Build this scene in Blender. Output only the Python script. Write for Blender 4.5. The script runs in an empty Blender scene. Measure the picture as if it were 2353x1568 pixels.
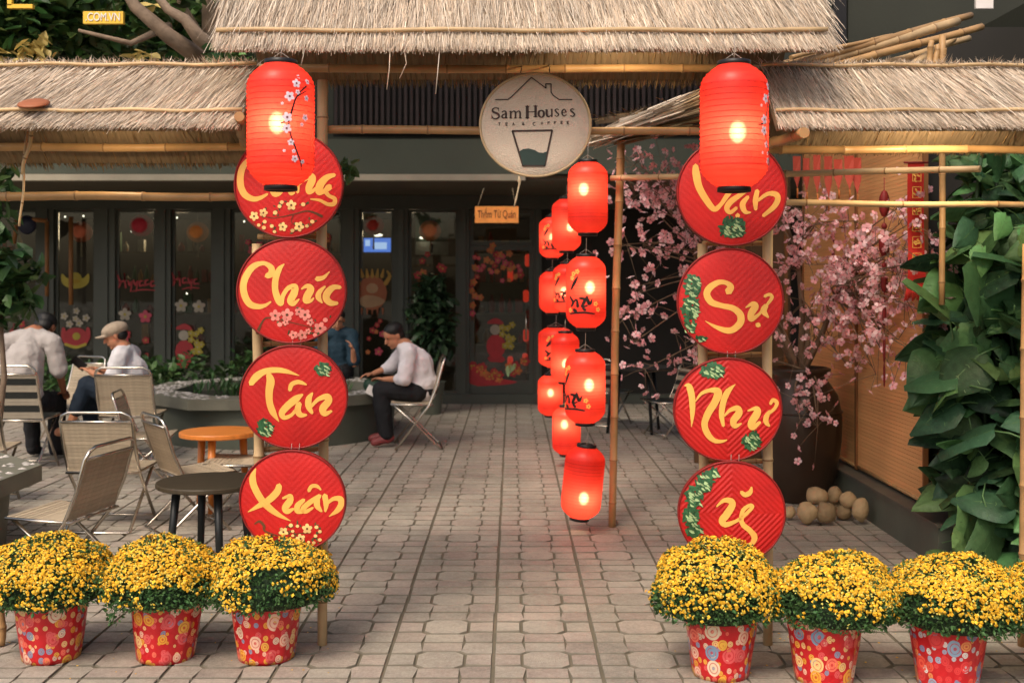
import bpy, bmesh, math, random
import numpy as np
from mathutils import Vector, Matrix, noise
random.seed(7); RNG = np.random.default_rng(7)
C = bpy.context.scene.collection
SC = bpy.context.scene
PI = math.pi

# ------------------------------------------------------------ camera, world, sun, exposure
FOC, CX, HY, CH = 2550.0, 1176.0, 650.0, 1.6
cd = bpy.data.cameras.new('camera'); cam = bpy.data.objects.new('camera', cd); C.objects.link(cam)
cam.location = (0, 0, CH); cam.rotation_euler = (math.radians(90), 0, 0)
cd.sensor_width = 36; cd.lens = 36*FOC/2352; cd.shift_y = -(784-HY)/2352; cd.clip_end = 500; cd.clip_start = .05
cd.dof.use_dof = True; cd.dof.focus_distance = 4.9; cd.dof.aperture_fstop = 3.5
SC.camera = cam
W = bpy.data.worlds.new('World'); SC.world = W; W.use_nodes = True
wn = W.node_tree; wn.nodes.clear()
sky = wn.nodes.new('ShaderNodeTexSky'); sky.sky_type = 'NISHITA'; sky.sun_disc = False
SUN_EL, SUN_AZ = math.radians(52), math.radians(205)      # azimuth clockwise from +Y: behind the camera, a little left
sky.sun_elevation = SUN_EL; sky.sun_rotation = SUN_AZ; sky.dust_density = 6; sky.air_density = 1.0; sky.ozone_density = .4
bg = wn.nodes.new('ShaderNodeBackground'); bg.inputs[1].default_value = .148
wo = wn.nodes.new('ShaderNodeOutputWorld')
wn.links.new(sky.outputs[0], bg.inputs[0]); wn.links.new(bg.outputs[0], wo.inputs[0])
sd = bpy.data.lights.new('sun', 'SUN'); sd.energy = 1.15; sd.angle = math.radians(16); sd.color = (1, .9, .76)
sun = bpy.data.objects.new('sun', sd); C.objects.link(sun)
sdir = Vector((math.sin(SUN_AZ)*math.cos(SUN_EL), math.cos(SUN_AZ)*math.cos(SUN_EL), math.sin(SUN_EL)))
sun.rotation_euler = sdir.to_track_quat('Z', 'Y').to_euler()
vs = SC.view_settings
vs.view_transform = 'Standard'; vs.look = 'None'; vs.exposure = 0.4; vs.gamma = 1; vs.use_curve_mapping = False

def P(px, py, Y): return Vector(((px-CX)/FOC*Y, Y, CH-(py-HY)/FOC*Y))

# ------------------------------------------------------------ helpers
def tag(o, label=None, cat=None, group=None, kind=None):
    if label: o['label'] = label
    if cat: o['category'] = cat
    if group: o['group'] = group
    if kind: o['kind'] = kind
    return o
def thing(name, loc=(0,0,0), rotz=0, label=None, cat=None, group=None, kind=None):
    o = bpy.data.objects.new(name, None); C.objects.link(o); o.empty_display_size = .1
    o.location = loc; o.rotation_euler = (0, 0, rotz)
    return tag(o, label, cat, group, kind)
def link(name, me, parent=None, loc=None, rot=None, scale=None):
    o = bpy.data.objects.new(name, me); C.objects.link(o)
    if parent: o.parent = parent
    if loc is not None: o.location = loc
    if rot is not None: o.rotation_euler = rot
    if scale is not None: o.scale = scale
    return o
def copy_tree(o, parent=None):
    c = o.copy(); C.objects.link(c); c.parent = parent
    for ch in [x for x in KIDS.get(o.name, [])]:
        cc = copy_tree(ch, c)
        KIDS.setdefault(c.name, []).append(cc)
    return c
KIDS = {}
def scan(root):
    KIDS[root.name] = [o for o in C.objects if o.parent == root]
    for k in KIDS[root.name]: scan(k)

class MB:
    """collects verts and faces in world/local coordinates"""
    def __init__(s): s.v = []; s.f = []; s.mi = []; s.sm = []
    def add(s, vs, fs, mi=0, smooth=False):
        b = len(s.v); s.v.extend([tuple(v) for v in vs])
        for f in fs: s.f.append(tuple(i+b for i in f)); s.mi.append(mi); s.sm.append(smooth)
        return s
    def box(s, c, d, mi=0, rz=0, M=None):
        x, y, z = d[0]/2, d[1]/2, d[2]/2
        vs = [Vector((sx*x, sy*y, sz*z)) for sx in (-1,1) for sy in (-1,1) for sz in (-1,1)]
        R = M if M else Matrix.Rotation(rz, 3, 'Z')
        vs = [R@v+Vector(c) for v in vs]
        return s.add(vs, [(0,1,3,2),(4,6,7,5),(0,4,5,1),(2,3,7,6),(0,2,6,4),(1,5,7,3)], mi)
    def tube(s, pts, r, n=8, mi=0, cap=True, closed=False):
        pts = [Vector(p) for p in pts]; m = len(pts)
        rs = r if isinstance(r, (list, tuple)) else [r]*m
        vs = []; up = None
        for i, p in enumerate(pts):
            a = pts[max(i-1, 0)] if not closed else pts[i-1]; b = pts[min(i+1, m-1)] if not closed else pts[(i+1) % m]
            t = (b-a).normalized()
            if up is None: up = t.orthogonal().normalized()
            up = (up-t*up.dot(t));
            up = up.normalized() if up.length > 1e-6 else t.orthogonal().normalized()
            w = t.cross(up)
            for k in range(n):
                an = 2*PI*k/n; vs.append(p+(up*math.cos(an)+w*math.sin(an))*rs[i])
        fs = []
        for i in range(m if closed else m-1):
            j = (i+1) % m
            for k in range(n): fs.append((i*n+k, i*n+(k+1) % n, j*n+(k+1) % n, j*n+k))
        s.add(vs, fs, mi, True)
        if cap and not closed:
            b = len(s.v)-len(vs)
            s.f.append(tuple(b+k for k in range(n))[::-1]); s.mi.append(mi); s.sm.append(False)
            s.f.append(tuple(b+(m-1)*n+k for k in range(n))); s.mi.append(mi); s.sm.append(False)
        return s
    def lathe(s, prof, n=32, c=(0,0,0), mi=0, smooth=True, capb=False, capt=False, wob=0):
        c = Vector(c); vs = []
        for j, (r, z) in enumerate(prof):
            for k in range(n):
                a = 2*PI*k/n; rr = r*(1+wob*math.sin(a*9+j*.8)*.5+wob*math.sin(a*5-j)*.5)
                vs.append(c+Vector((rr*math.cos(a), rr*math.sin(a), z)))
        fs = [(j*n+k, j*n+(k+1) % n, (j+1)*n+(k+1) % n, (j+1)*n+k) for j in range(len(prof)-1) for k in range(n)]
        b = len(s.v); s.add(vs, fs, mi, smooth)
        if capb: s.f.append(tuple(b+k for k in range(n))[::-1]); s.mi.append(mi); s.sm.append(False)
        if capt: s.f.append(tuple(b+(len(prof)-1)*n+k for k in range(n))); s.mi.append(mi); s.sm.append(False)
        return s
    def ellip(s, c, r, n=12, m=8, mi=0, R=None):
        c = Vector(c); R = R or Matrix.Identity(3); vs = []
        for j in range(m+1):
            t = PI*j/m
            for k in range(n):
                a = 2*PI*k/n
                vs.append(c+R@Vector((r[0]*math.sin(t)*math.cos(a), r[1]*math.sin(t)*math.sin(a), r[2]*math.cos(t))))
        fs = [(j*n+k, (j+1)*n+k, (j+1)*n+(k+1) % n, j*n+(k+1) % n) for j in range(m) for k in range(n)]
        return s.add(vs, fs, mi, True)
    def mesh(s, name, mats):
        me = bpy.data.meshes.new(name); me.from_pydata(s.v, [], s.f)
        for m in (mats if isinstance(mats, (list, tuple)) else [mats]): me.materials.append(m)
        if s.f:
            me.polygons.foreach_set('material_index', s.mi)
            me.polygons.foreach_set('use_smooth', s.sm)
        me.update(); return me
    def obj(s, name, mats, parent=None, **k):
        return link(name, s.mesh(name, mats), parent, **k)

# ------------------------------------------------------------ materials
def nd(nt, t, **k):
    n = nt.nodes.new(t)
    for a, v in k.items(): setattr(n, a, v)
    return n
def mth(nt, op, a, b=None, c=None):
    n = nd(nt, 'ShaderNodeMath', operation=op)
    for i, x in enumerate((a, b, c)):
        if x is None: continue
        if isinstance(x, (int, float)): n.inputs[i].default_value = x
        else: nt.links.new(x, n.inputs[i])
    return n.outputs[0]
MATS = {}
def mat(name, c, rough=.6, var=.12, ns=9, nstr=.18, bump=0, bs=60, metal=0, spec=.35, hue=0, transl=0, trcol=None, stretch=None, emis=None, es=1, world=0, alt=None, altf=.5, sheen=0):
    if name in MATS: return MATS[name]
    m = bpy.data.materials.new(name); m.use_nodes = True; nt = m.node_tree; L = nt.links
    b = nt.nodes['Principled BSDF']; out = nt.nodes['Material Output']
    geo = nd(nt, 'ShaderNodeNewGeometry'); oi = nd(nt, 'ShaderNodeObjectInfo')
    rnd = mth(nt, 'FRACT', mth(nt, 'ADD', geo.outputs['Random Per Island'], oi.outputs['Random']))
    tc = nd(nt, 'ShaderNodeTexCoord'); mp = nd(nt, 'ShaderNodeMapping')
    L.new(tc.outputs['Object'], mp.inputs[0])
    if stretch: mp.inputs['Scale'].default_value = stretch
    nz = nd(nt, 'ShaderNodeTexNoise'); nz.inputs['Scale'].default_value = ns; nz.inputs['Detail'].default_value = 5
    L.new(mp.outputs[0], nz.inputs['Vector'])
    v = mth(nt, 'ADD', mth(nt, 'MULTIPLY_ADD', rnd, 2*var, 1-var), mth(nt, 'MULTIPLY_ADD', nz.outputs[0], 3*nstr, -1.5*nstr))
    if world:
        for sc_w, am_w in ((.9, world), (3.3, world*.7), (75, world*.8)):
            nw = nd(nt, 'ShaderNodeTexNoise'); nw.inputs['Scale'].default_value = sc_w; nw.inputs['Detail'].default_value = 4; L.new(geo.outputs['Position'], nw.inputs['Vector'])
            v = mth(nt, 'ADD', v, mth(nt, 'MULTIPLY_ADD', nw.outputs[0], 2*am_w, -am_w))
    hs = nd(nt, 'ShaderNodeHueSaturation')
    hs.inputs['Color'].default_value = (*c, 1); L.new(v, hs.inputs['Value'])
    if alt:
        mx = nd(nt, 'ShaderNodeMix', data_type='RGBA'); mx.inputs[6].default_value = (*c, 1); mx.inputs[7].default_value = (*alt, 1)
        r2 = mth(nt, 'FRACT', mth(nt, 'MULTIPLY', rnd, 7.31))
        L.new(mth(nt, 'LESS_THAN', r2, altf), mx.inputs[0]); L.new(mx.outputs[2], hs.inputs['Color'])
    if hue: L.new(mth(nt, 'MULTIPLY_ADD', mth(nt, 'FRACT', mth(nt, 'MULTIPLY', rnd, 13.7)), 2*hue, .5-hue), hs.inputs['Hue'])
    L.new(hs.outputs[0], b.inputs['Base Color'])
    b.inputs['Roughness'].default_value = rough; b.inputs['Metallic'].default_value = metal
    b.inputs['Specular IOR Level'].default_value = spec
    if bump:
        n2 = nd(nt, 'ShaderNodeTexNoise'); n2.inputs['Scale'].default_value = bs; n2.inputs['Detail'].default_value = 6
        L.new(mp.outputs[0], n2.inputs['Vector'])
        bp = nd(nt, 'ShaderNodeBump'); bp.inputs['Strength'].default_value = bump; bp.inputs['Distance'].default_value = .01
        L.new(n2.outputs[0], bp.inputs['Height']); L.new(bp.outputs[0], b.inputs['Normal'])
    if emis: b.inputs['Emission Color'].default_value = (*emis, 1); b.inputs['Emission Strength'].default_value = es
    if transl:
        tr = nd(nt, 'ShaderNodeBsdfTranslucent'); mxs = nd(nt, 'ShaderNodeMixShader'); mxs.inputs[0].default_value = transl
        if trcol: tr.inputs[0].default_value = (*trcol, 1)
        else: L.new(hs.outputs[0], tr.inputs[0])
        L.new(b.outputs[0], mxs.inputs[1]); L.new(tr.outputs[0], mxs.inputs[2]); L.new(mxs.outputs[0], out.inputs[0])
    m.diffuse_color = (*c, 1); MATS[name] = m; return m

M_stone = mat('paving stone', (.345, .308, .254), .52, .10, 22, .22, .6, 150, alt=(.355, .300, .250), altf=.35, hue=.004, world=.46)
M_stone2 = mat('paving stone worn', (.33, .27, .21), .66, .14, 2.2, .25, .35, 90)
M_mortar = mat('mortar', (.15, .13, .092), .9, .0, 6, .3, .3, 80)
M_joint = mat('joint dirt', (.20, .175, .135), .9, .1, 12, .2)
M_straw = mat('dry straw', (.57, .45, .335), .85, .38, 5, .22, alt=(.69, .59, .475), altf=.45, transl=.15)
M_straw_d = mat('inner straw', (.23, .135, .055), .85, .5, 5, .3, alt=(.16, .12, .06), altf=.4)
M_strawbed = mat('straw bed', (.22, .155, .09), .95, 0, 60, .35, .6, 60, stretch=(1, .12, .12))
M_bamboo = mat('bamboo', (.40, .235, .10), .42, .12, 7, .3, .12, 40, stretch=(1, 1, 1))
M_bambood = mat('bamboo node', (.25, .14, .06), .5, .1, 10, .2)
M_bamboo_l = mat('pale bamboo', (.55, .38, .20), .5, .12, 7, .28, .1, 40)
M_tray = mat('tray red paint', (.50, .012, .010), .55, .08, 7, .26, .16, 120)
M_rim = mat('tray rim', (.22, .012, .010), .5, .05, 20, .2)
M_gold = mat('yellow paint', (.86, .46, .10), .45, .05, 14, .14)
M_lgreen = mat('painted green', (.030, .10, .04), .4, .5, 20, .2)
M_lpale = mat('painted pale green', (.36, .50, .24), .4, .3, 20, .2)
M_pinkp = mat('painted pink', (.80, .25, .20), .45, .2, 20, .2)
M_creamp = mat('painted cream yellow', (.88, .58, .22), .45, .2, 20, .2)
M_brownp = mat('painted brown', (.13, .05, .02), .5, .2, 20, .2)
M_black = mat('black paint', (.012, .010, .010), .4, .05, 10, .1)
M_white = mat('white paint', (.78, .72, .68), .5, .08, 10, .1)
M_facade = mat('dark green painted metal', (.068, .074, .060), .48, .08, 1.5, .22, .05, 20)
M_facade2 = mat('olive wall plaster', (.032, .034, .024), .7, .0, 1.2, .2, .15, 30)
M_fasc = mat('green fascia', (.066, .076, .054), .6, .0, 1.2, .2, .1, 30)
M_trim = mat('pale trim', (.36, .32, .24), .6, .0, 3, .2)
M_soffit = mat('brown soffit', (.12, .10, .07), .7, 0, 2, .2)
M_dark = mat('dark interior', (.020, .018, .015), .8, .1, 2, .3)
M_inner = mat('interior wall', (.055, .045, .035), .8, .1, 1.5, .4)
M_slat = mat('dark wooden slat', (.040, .026, .025), .6, .3, 6, .3)
M_conc = mat('planter concrete', (.095, .105, .080), .6, .05, 3, .25, .2, 30)
M_rimconc = mat('planter rim', (.15, .145, .11), .6, .05, 4, .3, .2, 40)
M_pebble = mat('pebble', (.40, .37, .34), .6, .35, 20, .2)
M_water = mat('pond water', (.010, .014, .010), .06, 0, 3, .1)
M_chrome = mat('brushed steel tube', (.62, .56, .48), .24, .08, 8, .15, metal=1)
M_weave = mat('beige woven strap', (.45, .36, .25), .6, .13, 30, .2, .5, 300)
M_weaved = mat('tan woven strap', (.30, .215, .13), .6, .13, 30, .2, .5, 300)
M_stripeb = mat('dark strap', (.02, .022, .02), .6, .1, 20, .2)
M_orange = mat('orange wood', (.60, .19, .035), .38, .05, 8, .25, stretch=(1, 6, 1))
M_dtable = mat('dark table top', (.060, .045, .026), .5, .05, 8, .35, stretch=(1, 8, 1))
M_blacklegs = mat('black metal', (.014, .016, .016), .4, .05, 5, .2)
M_jar = mat('brown glazed jar', (.036, .021, .013), .32, 0, 3, .35, .12, 14)
M_rock = mat('tan river stone', (.32, .225, .12), .75, .25, 8, .4, .8, 40)
M_blind = mat('bamboo blind slat', (.70, .37, .15), .55, .08, 6, .2, stretch=(1, .3, 3))
M_blindf = mat('blind frame wood', (.22, .09, .03), .5, .05, 6, .2)
M_panel = mat('brown panel', (.10, .055, .025), .6, .05, 3, .3)
M_red = mat('red cloth', (.62, .03, .02), .6, .15, 8, .2, transl=.2)
M_maroon = mat('maroon cord', (.18, .012, .012), .6, .15, 8, .2)
M_petal = mat('peach petal', (.88, .44, .48), .6, .15, 30, .1, transl=.3, alt=(.92, .66, .68), altf=.4)
M_pcent = mat('peach blossom centre', (.30, .06, .06), .6, .2, 20, .2)
M_twig = mat('twig bark', (.17, .11, .07), .8, .2, 20, .3)
M_bark = mat('tree bark', (.22, .155, .105), .8, .1, 14, .35, .5, 40)
M_leafb = mat('big glossy leaf', (.10, .215, .075), .42, .6, 8, .35, .35, 30, hue=.035, transl=.3, alt=(.052, .13, .055), altf=.5)
M_vein = mat('leaf vein', (.10, .20, .075), .4, .2, 10, .2)
M_leafs = mat('small leaf', (.055, .115, .035), .4, .5, 10, .2, hue=.03, transl=.25)
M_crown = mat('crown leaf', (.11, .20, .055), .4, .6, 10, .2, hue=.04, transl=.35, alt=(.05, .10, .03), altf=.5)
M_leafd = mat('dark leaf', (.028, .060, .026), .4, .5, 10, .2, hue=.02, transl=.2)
M_leafy = mat('yellow leaf', (.50, .38, .12), .5, .3, 10, .2, transl=.25)
M_mumleaf = mat('chrysanthemum leaf', (.055, .125, .036), .5, .5, 12, .2, hue=.02, transl=.2)
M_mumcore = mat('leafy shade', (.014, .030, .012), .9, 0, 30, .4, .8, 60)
M_mum = mat('yellow petal', (.82, .44, .022), .6, .28, 40, .15, alt=(.88, .54, .04), altf=.35, transl=.15)
M_mumb = mat('yellow bud', (.72, .62, .14), .6, .25, 40, .15)
M_soil = mat('soil', (.03, .02, .012), .9, 0, 40, .4, .5, 60)
M_skin = mat('skin', (.50, .22, .12), .5, .0, 12, .1)
M_skin2 = mat('tanned skin', (.34, .13, .065), .5, .0, 12, .1)
M_hair = mat('black hair', (.010, .009, .008), .45, .0, 40, .2, .3, 200)
M_shirtg = mat('grey t-shirt cloth', (.42, .38, .36), .85, .0, 9, .14, 1.0, 11)
M_shirtw = mat('white t-shirt cloth', (.68, .66, .68), .85, .0, 9, .12, 1.0, 11)
M_shirtl = mat('lavender white shirt cloth', (.70, .65, .67), .85, .0, 9, .14, 1.0, 13)
M_navy = mat('navy trousers cloth', (.012, .022, .038), .85, .0, 9, .2, .3, 14)
M_blk = mat('black trousers cloth', (.010, .010, .012), .85, .0, 9, .2, .3, 14)
M_teal = mat('teal jacket cloth', (.012, .035, .055), .8, .0, 9, .3, .3, 14)
M_cap = mat('beige cap cloth', (.42, .33, .24), .85, .0, 30, .2, .2, 60)
M_shoe = mat('maroon shoe', (.20, .04, .04), .5, .0, 9, .2)
M_rope = mat('natural rope', (.45, .35, .22), .9, .1, 60, .3)
M_wire = mat('thin wire', (.35, .30, .26), .5, .1, 20, .1)
M_boardo = mat('orange sign board', (.92, .36, .08), .55, .05, 12, .2)
M_yel = mat('yellow sign', (.80, .50, .05), .5, .0, 5, .1)
M_signw = mat('cream woven sign', (.60, .50, .39), .7, .0, 3, .12, .5, 160)
M_signrim = mat('sign bamboo rim', (.48, .35, .20), .6, .05, 12, .2)
M_signgreen = mat('dark green paint', (.020, .040, .032), .5, .05, 12, .2)
M_signink = mat('dark brown ink', (.045, .022, .015), .5, .05, 12, .2)
def glassmat():
    m = bpy.data.materials.new('window glass'); m.use_nodes = True; nt = m.node_tree; nt.nodes.clear()
    o = nd(nt, 'ShaderNodeOutputMaterial'); mx = nd(nt, 'ShaderNodeMixShader'); t = nd(nt, 'ShaderNodeBsdfTransparent'); g = nd(nt, 'ShaderNodeBsdfGlossy')
    fr = nd(nt, 'ShaderNodeFresnel'); fr.inputs[0].default_value = 1.5
    t.inputs[0].default_value = (.82, .86, .83, 1); g.inputs['Roughness'].default_value = .02
    nt.links.new(fr.outputs[0], mx.inputs[0]); nt.links.new(t.outputs[0], mx.inputs[1]); nt.links.new(g.outputs[0], mx.inputs[2]); nt.links.new(mx.outputs[0], o.inputs[0])
    return m
M_glass = glassmat()
def emat(name, c, s):
    m = bpy.data.materials.new(name); m.use_nodes = True; nt = m.node_tree; nt.nodes.clear()
    o = nd(nt, 'ShaderNodeOutputMaterial'); e = nd(nt, 'ShaderNodeEmission'); e.inputs[0].default_value = (*c, 1); e.inputs[1].default_value = s
    nt.links.new(e.outputs[0], o.inputs[0]); return m
M_bulb = emat('lit bulb', (1, .80, .55), 26)
_nt = M_bulb.node_tree; _lw = nd(_nt, 'ShaderNodeLayerWeight'); _lw.inputs[0].default_value = .5
_nt.links.new(mth(_nt, 'MULTIPLY_ADD', mth(_nt, 'POWER', mth(_nt, 'SUBTRACT', 1.0, _lw.outputs['Facing']), 2.2), 34, .5), _nt.nodes['Emission'].inputs[1])
M_lampw = emat('lit ceiling lamp', (1, .88, .7), 3)
M_tv = emat('screen light', (.10, .22, .75), .9)
M_tv2 = emat('screen pale', (.45, .60, .95), .9)
def papermat():
    m = bpy.data.materials.new('red lantern paper'); m.use_nodes = True; nt = m.node_tree; L = nt.links; nt.nodes.clear()
    o = nd(nt, 'ShaderNodeOutputMaterial')
    d = nd(nt, 'ShaderNodeBsdfDiffuse'); d.inputs[0].default_value = (.80, .034, .024, 1)
    t = nd(nt, 'ShaderNodeBsdfTranslucent'); t.inputs[0].default_value = (1.0, .098, .058, 1)
    tp = nd(nt, 'ShaderNodeBsdfTransparent'); tp.inputs[0].default_value = (1, .55, .35, 1)
    g = nd(nt, 'ShaderNodeBsdfGlossy'); g.inputs['Roughness'].default_value = .35
    tc = nd(nt, 'ShaderNodeTexCoord'); nz = nd(nt, 'ShaderNodeTexNoise'); nz.inputs['Scale'].default_value = 25; L.new(tc.outputs['Object'], nz.inputs[0])
    hs = nd(nt, 'ShaderNodeHueSaturation'); hs.inputs['Color'].default_value = (1.0, .098, .058, 1)
    L.new(mth(nt, 'MULTIPLY_ADD', nz.outputs[0], .3, .85), hs.inputs['Value']); L.new(hs.outputs[0], t.inputs[0])
    a = nd(nt, 'ShaderNodeMixShader'); a.inputs[0].default_value = .58
    b = nd(nt, 'ShaderNodeMixShader'); b.inputs[0].default_value = .10
    c = nd(nt, 'ShaderNodeMixShader'); c.inputs[0].default_value = .03
    L.new(d.outputs[0], a.inputs[1]); L.new(t.outputs[0], a.inputs[2]); L.new(a.outputs[0], b.inputs[1]); L.new(tp.outputs[0], b.inputs[2])
    L.new(b.outputs[0], c.inputs[1]); L.new(g.outputs[0], c.inputs[2]); L.new(c.outputs[0], o.inputs[0])
    return m
M_paper = papermat()
def foilmat(name, blue=False):
    m = bpy.data.materials.new(name); m.use_nodes = True; nt = m.node_tree; L = nt.links
    b = nt.nodes['Principled BSDF']; tc = nd(nt, 'ShaderNodeTexCoord'); oi = nd(nt, 'ShaderNodeObjectInfo')
    cb = nd(nt, 'ShaderNodeVectorMath', operation='ADD'); L.new(tc.outputs['UV'], cb.inputs[0])
    off = nd(nt, 'ShaderNodeCombineXYZ'); L.new(mth(nt, 'MULTIPLY', oi.outputs['Random'], 7.0), off.inputs[0]); L.new(off.outputs[0], cb.inputs[1])
    col = None
    for i, (sc, rr) in enumerate(((25, .40), (12.5, .44))):
        vo = nd(nt, 'ShaderNodeTexVoronoi', voronoi_dimensions='2D'); vo.inputs['Scale'].default_value = sc; vo.inputs['Randomness'].default_value = .75
        L.new(cb.outputs[0], vo.inputs['Vector'])
        sp = nd(nt, 'ShaderNodeSeparateColor'); L.new(vo.outputs['Color'], sp.inputs[0])
        rad = mth(nt, 'MULTIPLY_ADD', sp.outputs[0], rr*.6, rr*.45)
        q = mth(nt, 'DIVIDE', vo.outputs['Distance'], rad)
        hr = nd(nt, 'ShaderNodeValToRGB'); hr.color_ramp.interpolation = 'CONSTANT'
        cols = [(.80, .42, .06), (.85, .55, .22), (.82, .16, .10), (.85, .50, .35), (.72, .10, .10), (.80, .36, .04), (.20, .30, .42), (.78, .60, .42)]
        if blue: cols = [(.75, .75, .70), (.16, .26, .42), (.80, .10, .06), (.30, .42, .55), (.72, .05, .05), (.80, .30, .10), (.55, .62, .66), (.70, .05, .05)]
        els = hr.color_ramp.elements
        els[0].position = 0; els[0].color = (*cols[0], 1); els[1].position = 1/8; els[1].color = (*cols[1], 1)
        for k in range(2, 8): e = els.new(k/8); e.color = (*cols[k], 1)
        L.new(sp.outputs[1], hr.inputs[0])
        ring = nd(nt, 'ShaderNodeValToRGB'); ring.color_ramp.interpolation = 'CONSTANT'; r_ = ring.color_ramp.elements
        r_[0].position = 0; r_[0].color = (.25, .25, .25, 1); r_[1].position = .22; r_[1].color = (1, 1, 1, 1)
        for p_, v_ in ((.55, .35), (.68, 1), (.98, 0)): e = r_.new(p_); e.color = (v_, v_, v_, 1)
        L.new(q, ring.inputs[0])
        mx = nd(nt, 'ShaderNodeMix', data_type='RGBA')
        if col is None: mx.inputs[6].default_value = (.56, .013, .018, 1)
        else: L.new(col, mx.inputs[6])
        L.new(ring.outputs[0], mx.inputs[0]); L.new(hr.outputs[0], mx.inputs[7]); col = mx.outputs[2]
    L.new(col, b.inputs['Base Color']); b.inputs['Roughness'].default_value = .3
    nz = nd(nt, 'ShaderNodeTexNoise'); nz.inputs['Scale'].default_value = 18; L.new(tc.outputs['Object'], nz.inputs[0])
    bp = nd(nt, 'ShaderNodeBump'); bp.inputs['Strength'].default_value = .5; bp.inputs['Distance'].default_value = .02; L.new(nz.outputs[0], bp.inputs['Height']); L.new(bp.outputs[0], b.inputs['Normal'])
    return m
M_hoop = mat('lantern hoop red', (.42, .012, .010), .6, 0, 10, .1)
M_foil = foilmat('patterned red gift foil'); M_foil2 = foilmat('patterned red and blue gift foil', True)

# ------------------------------------------------------------ 2-D strokes mapped to surfaces
def spline(pts, k=6):
    out = []; n = len(pts)
    if n == 2: return pts
    for i in range(n-1):
        p0 = pts[max(i-1, 0)]; p1 = pts[i]; p2 = pts[i+1]; p3 = pts[min(i+2, n-1)]
        for j in range(k):
            t = j/k
            out.append(tuple(.5*((2*b)+(-a+c)*t+(2*a-5*b+4*c-d)*t*t+(-a+3*b-3*c+d)*t**3) for a, b, c, d in zip(p0, p1, p2, p3)))
    out.append(pts[-1]); return out
def stroke(mb, pts, fmap, mi=0, k=6, h=0.0, hz=None):
    """pts (x,y,width); fmap(x,y,h)->3D ; builds a slightly raised ribbon with side walls"""
    s = spline([tuple(map(float, p)) for p in pts], k); L_, R_ = [], []
    for i, p in enumerate(s):
        a = s[max(i-1, 0)]; b = s[min(i+1, len(s)-1)]; dx, dy = b[0]-a[0], b[1]-a[1]; l = math.hypot(dx, dy) or 1
        nx, ny = -dy/l, dx/l; w = max(p[2], 1e-5)/2
        L_.append((p[0]+nx*w, p[1]+ny*w)); R_.append((p[0]-nx*w, p[1]-ny*w))
    caps = []
    for e, q in ((0, 1), (len(s)-1, -1)):
        p = s[e]; o = s[e+q]; dx, dy = p[0]-o[0], p[1]-o[1]; l = math.hypot(dx, dy) or 1; w = max(p[2], 1e-5)/2
        caps.append((p[0]+dx/l*w*.8, p[1]+dy/l*w*.8))
    vs = []; n = len(s)
    for i in range(n):
        vs += [fmap(*L_[i], 0), fmap(*L_[i], h), fmap(s[i][0], s[i][1], h), fmap(*R_[i], h), fmap(*R_[i], 0)]
    vs += [fmap(*caps[0], h), fmap(*caps[1], h)]
    fs = []
    for i in range(n-1):
        for j in range(4): fs.append((i*5+j, i*5+j+1, (i+1)*5+j+1, (i+1)*5+j))
    c0, c1 = n*5, n*5+1; e = (n-1)*5
    fs += [(c0, 1, 2), (c0, 2, 3), (c1, e+2, e+1), (c1, e+3, e+2)]
    mb.add(vs, fs, mi, False)
def blobshape(mb, x, y, rx, ry, ang, fmap, h, mi=0, n=10):
    ca, sa = math.cos(ang), math.sin(ang); vs = [fmap(x, y, h*1.25)]
    for k in range(n):
        a = 2*PI*k/n; u, v = rx*math.cos(a), ry*math.sin(a)
        if abs(rx) > abs(ry)*1.4: v *= (1-.35*math.cos(a))
        vs.append(fmap(x+u*ca-v*sa, y+u*sa+v*ca, h))
    mb.add(vs, [(0, k+1, (k+1) % n+1) for k in range(n)], mi, True)
def flower2d(mb, x, y, r, fmap, h, mi=0, mc=1, n=5, rot=0):
    for k in range(n):
        a = rot+2*PI*k/n; blobshape(mb, x+math.cos(a)*r*.58, y+math.sin(a)*r*.58, r*.46, r*.38, a, fmap, h, mi, 8)
    blobshape(mb, x, y, r*.24, r*.24, 0, fmap, h*2, mc, 6)

# ============================================================ SETTING: ground and pavement
g = MB(); g.box((0, 10, -.12), (160, 160, .1)); tag(g.obj('ground', M_mortar), kind='structure')
pv = MB(); pv.box((0, 8.6, -.04), (12.4, 12.4, .064))
pavement = tag(pv.obj('pavement', M_mortar), kind='structure')
TILE = .45; X0 = (1324/1.196-CX)/FOC*0  # seam lines pass x = -.075 and .375
XS = -.078; YS = 4.05
def inset(poly, d):
    out = []; n = len(poly)
    for i in range(n):
        p0, p1, p2 = Vector(poly[i-1]), Vector(poly[i]), Vector(poly[(i+1) % n])
        e1 = (p1-p0).normalized(); e2 = (p2-p1).normalized()
        n1 = Vector((-e1.y, e1.x)); n2 = Vector((-e2.y, e2.x)); b = (n1+n2); b = b/(1+n1.dot(n2)) if (1+n1.dot(n2)) > .2 else n1
        out.append(p1+b*d)
    return out
A_, B_, K_ = .27, .73, .085
unit = [[(A_+K_, A_), (B_-K_, A_), (B_, A_+K_), (B_, B_-K_), (B_-K_, B_), (A_+K_, B_), (A_, B_-K_), (A_, A_+K_)],
        [(A_, 0), (B_, 0), (B_, A_), (A_, A_)], [(A_, B_), (B_, B_), (B_, 1), (A_, 1)],
        [(0, A_), (A_, A_+0), (A_, B_), (0, B_)], [(B_, A_), (1, A_), (1, B_), (B_, B_)]]
unit[1] = [(A_+.02, 0), (B_-.02, 0), (B_-.02, A_), (A_+.02, A_)]; unit[2] = [(x, 1-y) for x, y in unit[1]][::-1]
unit[3] = [(0, A_+.06), (A_, A_+K_), (A_, B_-K_), (0, B_-.06)]; unit[4] = [(1-x, y) for x, y in unit[3]][::-1]
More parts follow.
